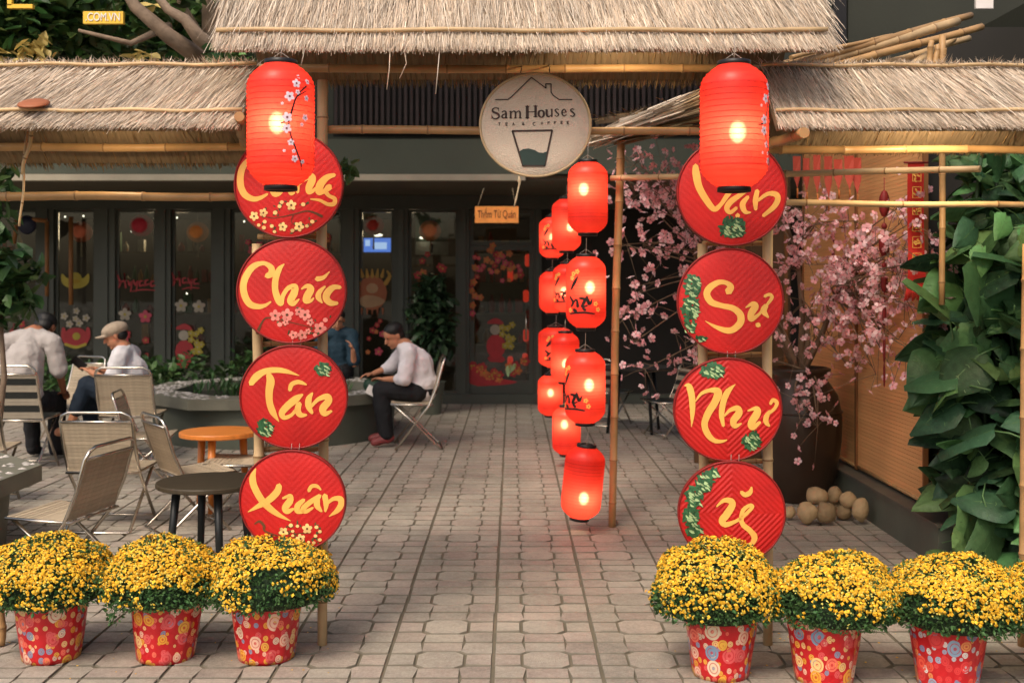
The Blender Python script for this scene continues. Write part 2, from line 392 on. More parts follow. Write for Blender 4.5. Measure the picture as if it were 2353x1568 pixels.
c0 = [(0, 0), (A_+.02, 0), (A_+.02, A_), (A_+K_, A_), (A_, A_+K_), (0, A_+.06)]
c0 = [(0, 0), (A_+.02, 0), (A_+K_-.03, A_-.005), (A_-.005, A_+K_-.03), (0, A_+.06)]
unit += [c0, [(1-x, y) for x, y in c0][::-1], [(x, 1-y) for x, y in c0][::-1], [(1-x, 1-y) for x, y in c0]]
pieces = []
for iy in range(0, 24):
    for ix in range(-13, 14):
        bx, by = XS+ix*TILE+random.uniform(-.0022, .0022), YS+iy*TILE+random.uniform(-.0022, .0022)
        for u, poly in enumerate(unit):
            q = [(bx+(.003+x*.994)*TILE, by+(.003+y*.994)*TILE) for x, y in poly]
            cxx = sum(p[0] for p in q)/len(q); cyy = sum(p[1] for p in q)/len(q)
            px = CX+cxx/cyy*FOC; py = HY+CH/cyy*FOC
            if abs(cxx) > 6.1: continue
            vis = (-30 < px < 2380) and py < 1600
            pieces.append((cyy if vis else 99, cxx, q))
pieces.sort(key=lambda t: t[0])
def slab(mb, q, cx_, cy_, jit=1):
    gap = random.uniform(.0042, .0075)
    o = inset(q, gap); i = inset(q, gap+.0018); t = random.uniform(-.0012, .0014)*jit
    tx, ty = random.uniform(-.006, .006), random.uniform(-.006, .006)
    n = len(q)
    mx_, my_ = sum(p[0] for p in q)/n, sum(p[1] for p in q)/n
    vs = [(p.x-cx_, p.y-cy_, -.009) for p in o]+[(p.x-cx_, p.y-cy_, t-.0016+(p.x-mx_)*tx+(p.y-my_)*ty) for p in o]+[(p.x-cx_, p.y-cy_, t+(p.x-mx_)*tx+(p.y-my_)*ty) for p in i]
    fs = [(j, (j+1) % n, n+(j+1) % n, n+j) for j in range(n)]+[(n+j, n+(j+1) % n, 2*n+(j+1) % n, 2*n+j) for j in range(n)]+[tuple(2*n+j for j in range(n))]
    b0 = len(mb.mi); mb.add(vs, fs)
    for k_ in range(b0, b0+n): mb.mi[k_] = 1
    for k_ in range(b0+n, b0+2*n): mb.mi[k_] = 1
for d, cx_, q in pieces[:300]:
    cy_ = sum(p[1] for p in q)/len(q); cxx = sum(p[0] for p in q)/len(q)
    m = MB(); slab(m, q, cxx, cy_); m.obj('paving_stone', [M_stone, M_joint], pavement, loc=(cxx, cy_, 0))
m = MB()
for d, cx_, q in pieces[300:]: slab(m, q, 0, 0)
tag(m.obj('paving_stones', [M_stone, M_joint], pavement), kind='stuff')
# a few dropped leaves and specks on the pavement
for i, (px, py) in enumerate([(960, 1165), (985, 1100), (1040, 1090), (925, 1105), (1080, 1165), (1060, 1095), (85, 1760*.84)]):
    Y = CH*FOC/(py-HY); m = MB(); l = .05 if i == 0 else .018
    a = random.uniform(0, 3)
    if i == 0: a = 1.1
    vs = [(-l, 0, 0), (0, -.007, .004), (l, 0, .001), (0, .007, .003)]
    m.add(vs, [(0, 1, 2, 3)])
    WH=['', ' nearest the middle of the path', ' farthest back of the scraps', ' closest to the big planter', ' rightmost on the path', ' just behind the long twig', ' by the left flower pot'][i]
    o = m.obj('fallen_leaf', M_twig, loc=(P(px, py, Y).x, Y, .004), rot=(0, 0, a))
    tag(o, 'dark dry twig lying on the pavement left of the lanterns' if i == 0 else 'small dark dry leaf scrap on the pavement,'+WH, 'twig' if i == 0 else 'leaf', None if i == 0 else 'dry leaf scraps on the pavement')
    if i == 0: o.name = 'twig'

# ============================================================ BUILDING at the back
YF = 14.8
def z_at(py, Y): return CH-(py-HY)/FOC*Y
def x_at(px, Y): return (px-CX)/FOC*Y
def rectbox(mb, x0, x1, y0, y1, z0, z1, mi=0): mb.box(((x0+x1)/2, (y0+y1)/2, (z0+z1)/2), (x1-x0, y1-y0, z1-z0), mi)
def prect(mb, px0, px1, py0, py1, Y, d, mi=0): rectbox(mb, x_at(px0, Y), x_at(px1, Y), Y, Y+d, z_at(py1, Y), z_at(py0, Y), mi)
bld = thing('cafe_building', (0, YF, 0), label='dark green cafe building with tall glazed front behind the courtyard', cat='building')
def bp_(name, mb, m): return mb.obj(name, m, bld, loc=(0, -YF, 0))
m = MB(); rectbox(m, -9, 9, 12.5, 15.2, 2.83, 3.22); bp_('fascia', m, M_fasc)
m = MB(); rectbox(m, -9, .15, 12.46, 12.6, 2.752, 2.822); bp_('fascia_trim', m, M_trim)
m = MB(); rectbox(m, -9, 9, 12.62, 15.0, 2.765, 2.825); bp_('soffit', m, M_soffit)
m = MB(); rectbox(m, -9, 9, 14.72, 15.0, 2.58, 2.76); bp_('head_beam', m, M_facade)
m = MB(); rectbox(m, -12, 12, 13.2, 13.5, 3.22, 8.5); bp_('upper_wall', m, M_facade2)
m = MB(); rectbox(m, -9, 9, 14.70, 15.0, 0.0, .13); bp_('sill', m, M_facade)
# mullions
for (a, b) in [(-60, -20), (88, 127), (221, 267), (360, 395), (491, 531), (640, 680), (788, 826), (906, 938), (1053, 1078), (1226, 1244)]:
    xm = (x_at(a, YF)+x_at(b, YF))/2; w = x_at(b, YF)-x_at(a, YF); m = MB()
    rectbox(m, xm-w/2, xm+w/2, YF-.06, YF+.12, .13, 2.58)
    rectbox(m, xm-w*.18, xm+w*.18, YF-.085, YF-.062, .13, 2.58)
    bp_('mullion', m, M_facade)
bays = [(-20, 88), (127, 221), (267, 360), (395, 491), (531, 640), (680, 788), (826, 906), (938, 1053)]
def frame(mb, x0, x1, z0, z1, Y, t, d):
    rectbox(mb, x0, x0+t, Y, Y+d, z0, z1); rectbox(mb, x1-t, x1, Y, Y+d, z0, z1)
    rectbox(mb, x0+t, x1-t, Y, Y+d, z0, z0+t); rectbox(mb, x0+t, x1-t, Y, Y+d, z1-t, z1)
for a, b in bays:
    x0, x1 = x_at(a, YF)+.003, x_at(b, YF)-.003; m = MB(); frame(m, x0, x1, .132, 2.577, YF, .035, .05)
    w = bp_('window', m, M_facade); m = MB(); rectbox(m, x0+.036, x1-.036, YF+.02, YF+.028, .17, 2.54); m.obj('pane', M_glass, w)
# door with transom
x0, x1 = x_at(1078, YF)+.003, x_at(1226, YF)-.003
m = MB(); frame(m, x0, x1, 2.10, 2.577, YF, .05, .05); w = bp_('transom_window', m, M_facade); m = MB(); rectbox(m, x0+.051, x1-.051, YF+.02, YF+.028, 2.15, 2.52); m.obj('pane', M_glass, w)
m = MB(); frame(m, x0, x1, .132, 2.097, YF-.01, .06, .05); rectbox(m, x0+.06, x1-.06, YF-.01, YF+.04, .19, .30)
w = bp_('door', m, M_facade); m = MB(); rectbox(m, x0+.062, x1-.062, YF+.01, YF+.018, .30, 2.03); m.obj('pane', M_glass, w)
m = MB(); m.tube([(x1-.10, YF-.06, .85), (x1-.10, YF-.06, 1.25)], .012); m.obj('handle', M_chrome, w)
# right hand wall beside the door
m = MB(); rectbox(m, x_at(1244, YF), 9, YF, YF+.2, .0, 2.58); bp_('wall', m, M_dark)
# interior room
m = MB(); rectbox(m, -9, 1.2, 19.5, 19.7, 0, 3.2); bp_('back_wall', m, M_inner)
m = MB(); rectbox(m, -9, 9, 15.3, 19.5, 2.72, 2.82); bp_('ceiling', m, M_dark)
m = MB(); rectbox(m, -9, 9, 14.99, 19.5, -.01, .02); bp_('interior_floor', m, M_inner)
m = MB(); rectbox(m, 1.0, 1.2, 15.2, 19.5, 0, 2.8); bp_('partition', m, M_inner)
# slatted screen above the canopy
scr = thing('slatted_screen', (0, 12.56, 3.3), label='dark vertical wooden slat screen above the cafe canopy', cat='screen')
xa, xb = x_at(770, 12.5), x_at(1640, 12.5)
sm = MB().box((0, 0, 0), (.034, .03, .62)).mesh('slat', M_slat)
nsl = 66
for i in range(nsl): link('slat', sm, scr, loc=(xa+(xb-xa)*i/(nsl-1), 0, .30))
m = MB(); m.box(((xa+xb)/2, .03, .58), (xb-xa+.1, .02, .04)); m.box(((xa+xb)/2, .03, .04), (xb-xa+.1, .02, .04)); m.obj('rail', M_slat, scr)
m = MB(); m.box(((xa+xb)/2, .12, .30), (xb-xa+.1, .02, .66)); m.obj('backing', M_dark, scr)
# upper right walls
nb = thing('neighbour_wall', (3.4, 9.2, 0), label='plain dark green neighbouring wall with a vertical dark joint, upper right', cat='wall')
m = MB(); m.box((2.0, .2, 2.6), (5.2, .3, 5.2)); m.obj('wall', M_facade2, nb)
m = MB(); m.box((x_at(1930, 9.2)-3.4, .03, 4.0), (.11, .04, 2.6)); m.obj('joint', M_black, nb)
m = MB(); m.add([(.35, -.9, 3.35), (1.6, -.9, 4.6), (1.6, -.9, 2.6), (1.2, -.9, 3.0), (.35, -.8, 3.35), (1.6, -.8, 4.6), (1.6, -.8, 2.6), (1.2, -.8, 3.0)], [(0, 1, 2, 3), (7, 6, 5, 4), (0, 4, 5, 1), (0, 3, 7, 4), (3, 2, 6, 7)]); m.obj('sloping_panel', M_facade, nb)
m = MB(); m.box((x_at(2255, 9.0)-3.4, -.24, z_at(8, 9.0)), (.14, .03, .11)); m.obj('bracket', M_white, nb)
m = MB(); rectbox(m, 1.2, 1.35, 9.9, 14.7, 0, 2.6);
# side boundary wall behind the climbing plant
sw = thing('side_wall', (3.3, 6, 0), label='dark green side wall behind the large-leaved climbing plant', cat='wall')
m = MB(); rectbox(m, 0, .2, -3.5, 3.1, 0, 3.4); m.obj('wall', M_facade2, sw)
m = MB(); rectbox(m, -.75, -.003, .95, 1.1, 0, 3.2); m.obj('return_wall', M_dark, sw)

# window decorations and things inside
YI = YF+.045
def decal_map(px, py, Y, s=1.0):
    o = P(px, py, Y)
    return lambda x, y, h: (o.x+x*s*Y/FOC, Y-h, o.z-y*s*Y/FOC)
def disc2(mb, r, fm, mi=0, h=.004, n=20, ry=None):
    blobshape(mb, 0, 0, r, ry or r, 0, fm, h, mi, n)
orn = [(187, 533, 26, M_orangeL if False else mat('dull orange paper', (.75, .20, .10), .6), 'salmon orange round paper lantern hanging in the second window from the left'),
       (325, 518, 28, mat('dull crimson paper', (.60, .03, .06), .6), 'crimson round paper lantern hanging in the third window from the left'),
       (454, 533, 26, mat('amber paper', (.85, .30, .07), .6), 'amber round paper lantern hanging in the fourth window from the left'),
       (858, 518, 25, mat('deep red paper', (.50, .04, .025), .6), 'deep red round lantern above the blue screen inside'),
       (988, 530, 26, mat('pale orange paper', (.75, .28, .12), .6), 'pale orange paper lantern in the window beside the door')]
for px, py, r, mm, lb in orn:
    t = thing('paper_lantern', P(px, py, YI+.06), label=lb, cat='paper lantern')
    k = YI/FOC; m = MB(); m.ellip((0, 0, 0), (r*k, r*k*.7, r*k*.92), 14, 9); m.obj('shade', mm, t)
    m = MB(); m.tube([(0, 0, r*k*.9), (0, 0, z_at(478, YI)-t.location.z)], .004, 4); m.obj('string', M_wire, t)
    m = MB(); m.tube([(0, 0, -r*k*.9), (0, 0, -r*k*2.2)], [.008, .014], 5); m.obj('tassel', mat('pale tassel', (.30, .22, .14), .8), t)
M_yelst = mat('yellow sticker', (.36, .28, .03), .5); M_redst = mat('red sticker', (.36, .025, .03), .5); M_pinkst = mat('pink sticker', (.50, .06, .10), .5)
M_whst = mat('cream sticker', (.36, .31, .24), .5); M_orst = mat('orange sticker', (.50, .14, .04), .5)
def sticker(name, px, py, fn, label, mats, cat='window sticker'):
    m = MB(); fm = decal_map(px, py, YI-.06); fn(m, fm); o = m.obj(name, mats); tag(o, label, cat)
def ingot(m, fm):
    stroke(m, [(-30, -8, 4), (-22, 8, 18), (0, 14, 22), (22, 8, 18), (30, -8, 4)], fm, 0, h=.004); blobshape(m, 0, 0, 15, 13, 0, fm, .006, 0, 12); blobshape(m, 0, 8, 12, 5, 0, fm, .009, 1, 10)
sticker('ingot_sticker', 173, 638, ingot, 'yellow gold ingot sticker in the second window from the left', [M_yelst, mat('dark yellow', (.34, .22, .01), .5)])
def pot(m, fm):
    stroke(m, [(-28, -16, 8), (-27, 4, 12), (-14, 20, 12), (14, 20, 12), (27, 4, 12), (28, -16, 8)], fm, 0, h=.003)
    blobshape(m, 0, 2, 28, 20, 0, fm, .004, 0, 14); blobshape(m, 2, 2, 9, 9, 0, fm, .008, 1, 10); stroke(m, [(-24, 20, 6), (0, 27, 7), (24, 20, 6)], fm, 1, h=.006)
    for x, y, r in [(-14, -26, 9), (8, -28, 9), (0, -38, 8), (-26, -44, 9), (24, -40, 9), (2, -56, 8)]: flower2d(m, x, y, r, fm, .006, 2, 1)
sticker('lucky_pot_sticker', 174, 770, pot, 'red lucky pot sticker with yellow blossoms, left of the man in the cap', [M_redst, M_yelst, M_whst])
def script(m, fm, w=46, mi=0):
    random.seed(int(w*3)); x = -w
    stroke(m, [(-w, -14, 3), (-w+6, 4, 5), (-w+3, 16, 3)], fm, mi, 3, h=.004); stroke(m, [(-w+3, 4, 3), (-w+16, -2, 4), (-w+15, -18, 3), (-w+19, 16, 4)], fm, mi, 3, h=.004); x = -w+24
    while x < w:
        j = random.uniform(-3, 3)
        if random.random() < .5: stroke(m, [(x+8, j, 3), (x+1, 2+j, 4), (x+2, 12+j, 4), (x+9, 9+j, 3), (x+12, 13+j, 2)], fm, mi, 3, h=.004)
        else: stroke(m, [(x, -2+j, 3), (x+4, 10+j, 5), (x+10, -1+j, 3), (x+6, 24+j, 3)], fm, mi, 3, h=.004)
        x += 13
    stroke(m, [(-w*.2, 24, 2), (w*.4, 20, 3), (w*1.1, 22, 2)], fm, mi, 3, h=.004)
sticker('script_sticker', 312, 645, lambda m, fm: script(m, fm, 42), 'red script greeting sticker in the third window from the left', M_redst)
sticker('script_sticker', 425, 640, lambda m, fm: script(m, fm, 30), 'short red script sticker in the fourth window from the left', M_redst)
for px, py, mm, lb in [(287, 722, M_whst, 'cream blossom sticker in the third window above the beige cap'), (334, 727, M_pinkst, 'pink blossom sticker in the third window right of the beige cap'),
                       (416, 702, M_whst, 'left cream star sticker in the fourth window'), (457, 704, M_whst, 'right cream star sticker in the fourth window')]:
    sticker('blossom_sticker', px, py, lambda m, fm: flower2d(m, 0, 0, 15, fm, .004, 0, 1, rot=-PI/2), lb, [mm, M_yelst])
for px, py, n_, w_, h_, sd_, lb in [(585, 640, 9, 26, 90, 3, 'scattered blossom stickers in the window left of the tray column'), (735, 600, 7, 30, 90, 4, 'scattered blossom stickers in the window right of the tray column'), (312, 800, 8, 34, 34, 5, 'low blossom stickers behind the man in the cap'), (855, 770, 8, 28, 40, 6, 'red and yellow blossom stickers behind the man in the white shirt'), (45, 680, 7, 28, 90, 8, 'blossom stickers in the leftmost window'), (995, 610, 6, 40, 30, 9, 'orange blossom stickers above the potted bush')]:
    random.seed(sd_); Yk = YI-.06; t = thing('blossom_sticker_set', P(px, py, Yk), label=lb, cat='window sticker'); kk_ = Yk/FOC
    for k in range(n_):
        m = MB(); q = random.uniform(5, 11); flower2d(m, 0, 0, q, lambda x, y, h: (x*kk_, -h, -y*kk_), .004, 0, 1, rot=random.uniform(0, 6))
        m.obj('blossom', [random.choice([M_redst, M_redst, M_orst, M_pinkst]), M_yelst], t, loc=(random.uniform(-w_, w_)*kk_, 0, random.uniform(-h_, h_)*kk_))
def god(m, fm):
    blobshape(m, -6, 20, 22, 28, 0, fm, .003, 0, 12); blobshape(m, -8, -18, 12, 12, 0, fm, .006, 1, 12); stroke(m, [(-24, -34, 6), (-6, -38, 14), (10, -32, 6)], fm, 0, 3, h=.006)
    random.seed(5)
    for k in range(10): flower2d(m, random.uniform(8, 34), random.uniform(-36, 24), 8, fm, .006, 2, 1)
    stroke(m, [(-20, 48, 14), (10, 50, 14)], fm, 0, 3, h=.003)
sticker('figure_sticker', 430, 788, god, 'red seated figure sticker with gold blossoms in the fourth window', [M_redst, M_whst, M_yelst])
sticker('figure_sticker', 1145, 775, god, 'red figure sticker with gold blossoms on the glass door', [M_redst, M_whst, M_yelst])
def border(m, fm):
    random.seed(9)
    for k in range(26):
        x = random.uniform(-66, 60); y = abs(x+5)*-.35+random.uniform(-6, 18); flower2d(m, x, y, random.uniform(6, 12), fm, .004, random.choice([0, 0, 2]), 1)
    blobshape(m, -45, 14, 34, 18, .3, fm, .002, 0, 12); blobshape(m, -10, 22, 50, 8, 0, fm, .002, 0, 12)
    for k in range(5): blobshape(m, 30+random.uniform(-14, 14), -4+random.uniform(-9, 9), 10, 4, random.uniform(0, 3), fm, .006, 3, 8)
sticker('blossom_border_sticker', 1148, 855, border, 'band of red blossoms along the bottom of the glass door', [M_redst, M_yelst, M_orst, M_lpale])
def branch(m, fm):
    random.seed(12)
    for k in range(46):
        t = random.random(); x = -62+t*100+random.gauss(0, 10); y = -58+abs(t-.35)*60+random.gauss(0, 16) if random.random() < .6 else random.uniform(-60, 90); x = x if y < 0 else -58+random.gauss(0, 8)
        flower2d(m, x, y, random.uniform(5, 9), fm, .004, random.choice([0, 2, 2, 3]), 1)
    stroke(m, [(-60, 90, 5), (-58, 0, 4), (-30, -45, 3), (40, -60, 2)], fm, 4, h=.002)
sticker('blossom_branch_sticker', 1145, 645, branch, 'climbing branch of dull red blossoms on the upper glass door', [M_redst, M_yelst, M_orst, M_pinkst, M_brownp])
def buff(m, fm):
    blobshape(m, 0, 0, 34, 40, 0, fm, .003, 0, 14); blobshape(m, 0, 20, 30, 14, 0, fm, .006, 1, 12); blobshape(m, 0, -10, 14, 12, 0, fm, .008, 1, 10)
    for s in (-1, 1): stroke(m, [(s*30, -20, 10), (s*40, -38, 8), (s*34, -50, 3)], fm, 2, 3, h=.005)
    for k in range(-2, 3): stroke(m, [(k*11, -36, 9), (k*13, -54, 3)], fm, 2, 3, h=.005)
    for k in range(-2, 3): stroke(m, [(k*12, 36, 5), (k*12, 50, 2)], fm, 0, 3, h=.003)
M_or2 = mat('dull orange print', (.30, .085, .03), .5)
sticker('crown_sticker', 855, 672, buff, 'orange and gold crowned mask-shaped sticker left of the plant', [M_or2, mat('dull cream print', (.38, .22, .11), .5), mat('dull gold print', (.36, .20, .03), .5)])
# screen, shelf, picture inside
t = thing('display_screen', P(867, 563, 16.2), label='small glowing blue screen inside the cafe', cat='screen')
k = 16.2/FOC
m = MB(); m.box((0, 0, 0), (66*k, .04, 36*k)); m.obj('housing', M_black, t)
m = MB(); m.box((0, -.022, 0), (62*k, .004, 32*k)); m.obj('display', M_tv, t)
m = MB(); m.box((-.14, -.026, .03), (.07, .003, .09)); m.box((.05, -.026, -.01), (.18, .003, .10)); m.obj('picture_area', M_tv2, t)
t = thing('wall_poster', P(992, 570, 16.6), label='pale poster sheet inside the window beside the door', cat='poster')
k = 16.6/FOC
m = MB(); m.box((0, 0, 0), (76*k, .01, 30*k)); m.obj('sheet', mat('pale poster', (.34, .32, .26), .6), t)
m = MB(); m.box((0, .0, 50*k), (76*k, .012, 66*k)); m.obj('upper_sheet', mat('greenish poster', (.10, .13, .085), .6), t)
m = MB(); m.box((0, -.012, 0), (4*k, .003, 20*k)); m.obj('print', M_black, t)
t = thing('display_shelf', P(985, 640, 16.6), label='shelf of orange boxes behind the potted plant window', cat='shelf')
for i in range(9):
    m = MB(); m.box((-.28+i*.065, 0, .02+random.uniform(0, .03)), (.05, .05, .1+random.uniform(0, .05))); m.obj('box', random.choice([M_or2, M_orst, M_lgreen]), t)
m = MB(); m.box((0, 0, -.06), (.6, .12, .02)); m.obj('board', mat('shelf wood', (.10, .07, .04), .6), t)
for i, (px, py, lb) in enumerate([(868, 540, 'lit recessed ceiling lamp above the blue screen'), (974, 546, 'lit recessed ceiling lamp right of the deep red lantern'), (1290, 563, 'lit recessed ceiling lamp seen low in the door transom'), (1285, 537, 'lit recessed ceiling lamp seen high in the door transom')]):
    Y = 16.5 if i < 2 else 12.9
    if i >= 2: px -= 28
    m = MB(); m.ellip((0, 0, 0), (.07, .07, .018), 16, 6); tag(m.obj('ceiling_lamp', M_lampw, loc=P(px, py, Y)), lb, 'lamp')
ld = bpy.data.lights.new('cafe_room_light', 'POINT'); ld.energy = 20; ld.color = (1, .72, .45); ld.shadow_soft_size = .3
for x_ in (-1.6, -5.2):
    o = bpy.data.objects.new('cafe_room_light', ld); C.objects.link(o); o.location = (x_, 16.8, 2.4)
# wooden wall clock/frame at far left window and tall amber lamp post
t = thing('carved_frame', P(62, 560, YF-.5), label='tall amber carved wooden frame at the leftmost window', cat='frame')
k = (YF-.5)/FOC; m = MB()
for a, b in [((-22, -60), (46, -52)), ((46, -52), (46, 120)), ((-22, -60), (-30, 0))]:
    m.tube([(a[0]*k, 0, -a[1]*k), (b[0]*k, 0, -b[1]*k)], 5*k, 6)
m.obj('moulding', mat('amber wood', (.28, .12, .04), .5), t)
m = MB(); m.ellip((0, 0, .02+40*k), (22*k, .05, 22*k), 16, 8); m.obj('round_plate', mat('navy plate', (.012, .014, .04), .4), t)
m = MB(); m.tube([P(163, 498, YF-.2), P(163, 700, YF-.2)], .03, 8); tag(m.obj('wooden_post', mat('amber wood', (.28, .12, .04), .5)), 'slim amber wooden post in front of the second window', 'post')
# shelves of goods inside the cafe
random.seed(77)
GC = [mat('goods red', (.30, .03, .02), .5), mat('goods amber', (.34, .16, .04), .5), mat('goods green', (.05, .12, .05), .5), mat('goods cream', (.30, .26, .18), .5), mat('goods blue', (.03, .07, .14), .5)]
for si, (px, lb) in enumerate([(55, 'shelf of small coloured goods inside the leftmost window'), (312, 'shelf of small coloured goods inside the third window'), (445, 'shelf of goods with cream boxes inside the fourth window'), (585, 'shelf of goods inside the window half hidden by the trays'), (735, 'shelf of goods inside the window between the tray posts'), (1150, 'shelf of red festive goods seen through the glass door')]):
    t = thing('goods_shelf', (x_at(px, 16.4), 16.4, 0), label=lb, cat='shelf')
    m = MB()
    for z in (.7, 1.15, 1.6, 2.05): m.box((0, 0, z), (.75, .25, .025))
    m.box((-.38, 0, 1.1), (.025, .25, 2.2)); m.box((.38, 0, 1.1), (.025, .25, 2.2)); m.obj('rack', mat('shelf wood', (.10, .07, .04), .6), t)
    for z in (.7, 1.15, 1.6, 2.05):
        x = -.33
        while x < .32:
            w_, h_2 = random.uniform(.05, .12), random.uniform(.08, .3)
            if random.random() < .8:
                m = MB()
                if random.random() < .5: m.box((0, 0, h_2/2), (w_, .09, h_2))
                else: m.lathe([(w_*.3, 0), (w_*.5, h_2*.15), (w_*.5, h_2*.6), (w_*.18, h_2*.85), (w_*.18, h_2)], 10, capt=True)
                m.obj('goods_item', random.choice(GC[:4] if si < 5 else [GC[0], GC[0], GC[1]]), t, loc=(x+w_/2, 0, z+.014))
            x += w_+random.uniform(.01, .06)
t = thing('string_lights', P(300, 505, 15.6), label='sparse string of tiny warm lights hanging inside the left windows', cat='lights')
for i in range(22):  # tiny glowing points added as warm glints behind the glass
    m = MB(); m.ellip((0, 0, 0), (.011, .011, .014), 6, 4); m.obj('tiny_bulb', M_lampw, t, loc=((i-11)*.16+random.uniform(-.05, .05), 0, random.choice([0, -.05, -.15, -1.0])+random.uniform(-.06, .06)))
# orange hanging board by the door
Yb = 12.3; k = Yb/FOC
t = thing('hanging_board', P(1141, 493, Yb), label='small orange board with dark lettering hanging by the cafe door', cat='sign')
m = MB(); m.box((0, 0, 0), (100*k, .02, 38*k)); m.obj('board', M_boardo, t)
m = MB(); m.tube([(-44*k, 0, 18*k), (-30*k, 0, 60*k)], .004, 4); m.tube([(44*k, 0, 18*k), (36*k, 0, 60*k)], .004, 4); m.obj('cord', M_rope, t)
def text(name, body, size, mat_, parent=None, loc=(0, 0, 0), ext=.002, rot=(PI/2, 0, 0), wid=None):
    cu = bpy.data.curves.new(name, 'FONT'); cu.body = body; cu.size = size; cu.extrude = ext; cu.align_x = 'CENTER'; cu.align_y = 'CENTER'
    o = bpy.data.objects.new(name, cu); C.objects.link(o)
    bpy.context.view_layer.update(); dg = bpy.context.evaluated_depsgraph_get(); me = bpy.data.meshes.new_from_object(o.evaluated_get(dg))
    bpy.data.objects.remove(o); me.materials.clear(); me.materials.append(mat_)
    o = link(name, me, parent, loc=loc, rot=rot)
    if wid:
        xs = [v.co.x for v in me.vertices]; s = wid/(max(xs)-min(xs)); o.scale = (s, 1, 1)
    return o
text('lettering', 'Thềm Từ Quán', .12, mat('dark maroon letters', (.12, .02, .01), .5), t, (0, -.013, 0), wid=.42)

# ============================================================ thatch
def thatch(name, A, B, Cc, D, n, parent, mats, ln=(.10, .30), w=(.003, .007), lean=0, thick=.03, side=1, over=.034, bed=True, jit=.095):
    """A,B = lower edge ends; D,C = upper edge ends (A under D, B under C)"""
    A, B, Cc, D = map(Vector, (A, B, Cc, D)); nrm = (B-A).cross(D-A).normalized()*side
    if bed:
        m = MB(); o = nrm*thick
        m.add([A, B, Cc, D, A-o, B-o, Cc-o, D-o], [(0, 1, 2, 3), (7, 6, 5, 4), (0, 4, 5, 1), (1, 5, 6, 2), (2, 6, 7, 3), (3, 7, 4, 0)]); m.obj('thatch_bed', M_strawbed, parent)
    m = MB(); u = RNG.random(n); v = RNG.random(n)**.85; edge = RNG.random(n) < .22; V = []; F = []
    xd = (B-A).normalized()
    for i in range(n):
        vv = v[i] if not edge[i] else RNG.random()*.12
        base = (A.lerp(B, u[i])).lerp(D.lerp(Cc, u[i]), vv)
        down = ((A.lerp(B, u[i]))-(D.lerp(Cc, u[i]))).normalized()
        l = RNG.uniform(*ln); d = (down+xd*(lean+RNG.normal(0, jit))+nrm*RNG.normal(0, .05)).normalized()
        rem = (base-A.lerp(B, u[i])).dot(-down)
        if l > rem+over: l = rem+over*RNG.uniform(.25, 1.25)
        if l < .02: l = .02
        lift = nrm*(RNG.random()*.012+.002); p = base+lift; q = p+d*l+nrm*RNG.normal(0, .006); ww = RNG.uniform(*w)
        wv = (xd*math.cos(RNG.normal(0, .6))+nrm*math.sin(RNG.normal(0, .6))).normalized()*ww/2
        b = len(V); V += [p-wv, p+wv, q+wv*.35, q-wv*.35]; F.append((b, b+1, b+2, b+3))
    m.add(V, F); o = m.obj('straw', mats, parent); tag(o, kind='stuff'); return o
def bamboo(name, pts, r, parent=None, m1=None, nodes=.28, n=10, bend=0):
    """pole with swollen nodes"""
    m1 = m1 or M_bamboo; a, b = Vector(pts[0]), Vector(pts[1]); L = (b-a).length; d = (b-a).normalized(); side = d.orthogonal().normalized()
    cen = (a+b)/2; P_, R_, K = [], [], []
    nn = max(2, int(L/nodes)); off = random.uniform(.2, .8); ts = [0]
    nodesT = [(i+off)/nn for i in range(nn) if 0.02 < (i+off)/nn < .98]
    ev = []
    for t in nodesT: ev += [(t-.010/L, 1.0, 0), (t-.004/L, 1.13, 1), (t+.004/L, 1.13, 1), (t+.010/L, 1.0, 0), ]
    k = 14
    for i in range(k+1):
        t = i/k
        if all(abs(t-x) > .02/L for x in nodesT): ev.append((t, 1.0, 0))
    ev.sort(); m = MB(); ph = random.uniform(0, 6)
    def pt(t): return a+(b-a)*t+side*bend*math.sin(PI*t)+side*.004*math.sin(ph+t*9)-cen
    pts_ = [pt(e[0]) for e in ev]; rs = [r*e[1]*(1-.10*e[0]) for e in ev]
    m.tube(pts_, rs, n)
    # darker rings at the nodes
    for i, e in enumerate(ev[:-1]):
        if e[2] and ev[i+1][2]:
            for f in range(i*n, i*n+n): m.mi[f] = 1
    if parent:
        o = m.obj(name, [m1, M_bambood], parent); o.location = cen-Vector(parent.location)
    else: o = m.obj(name, [m1, M_bambood], loc=cen)
    return o
def at(parent, v): return Vector(v)-Vector(parent.location)

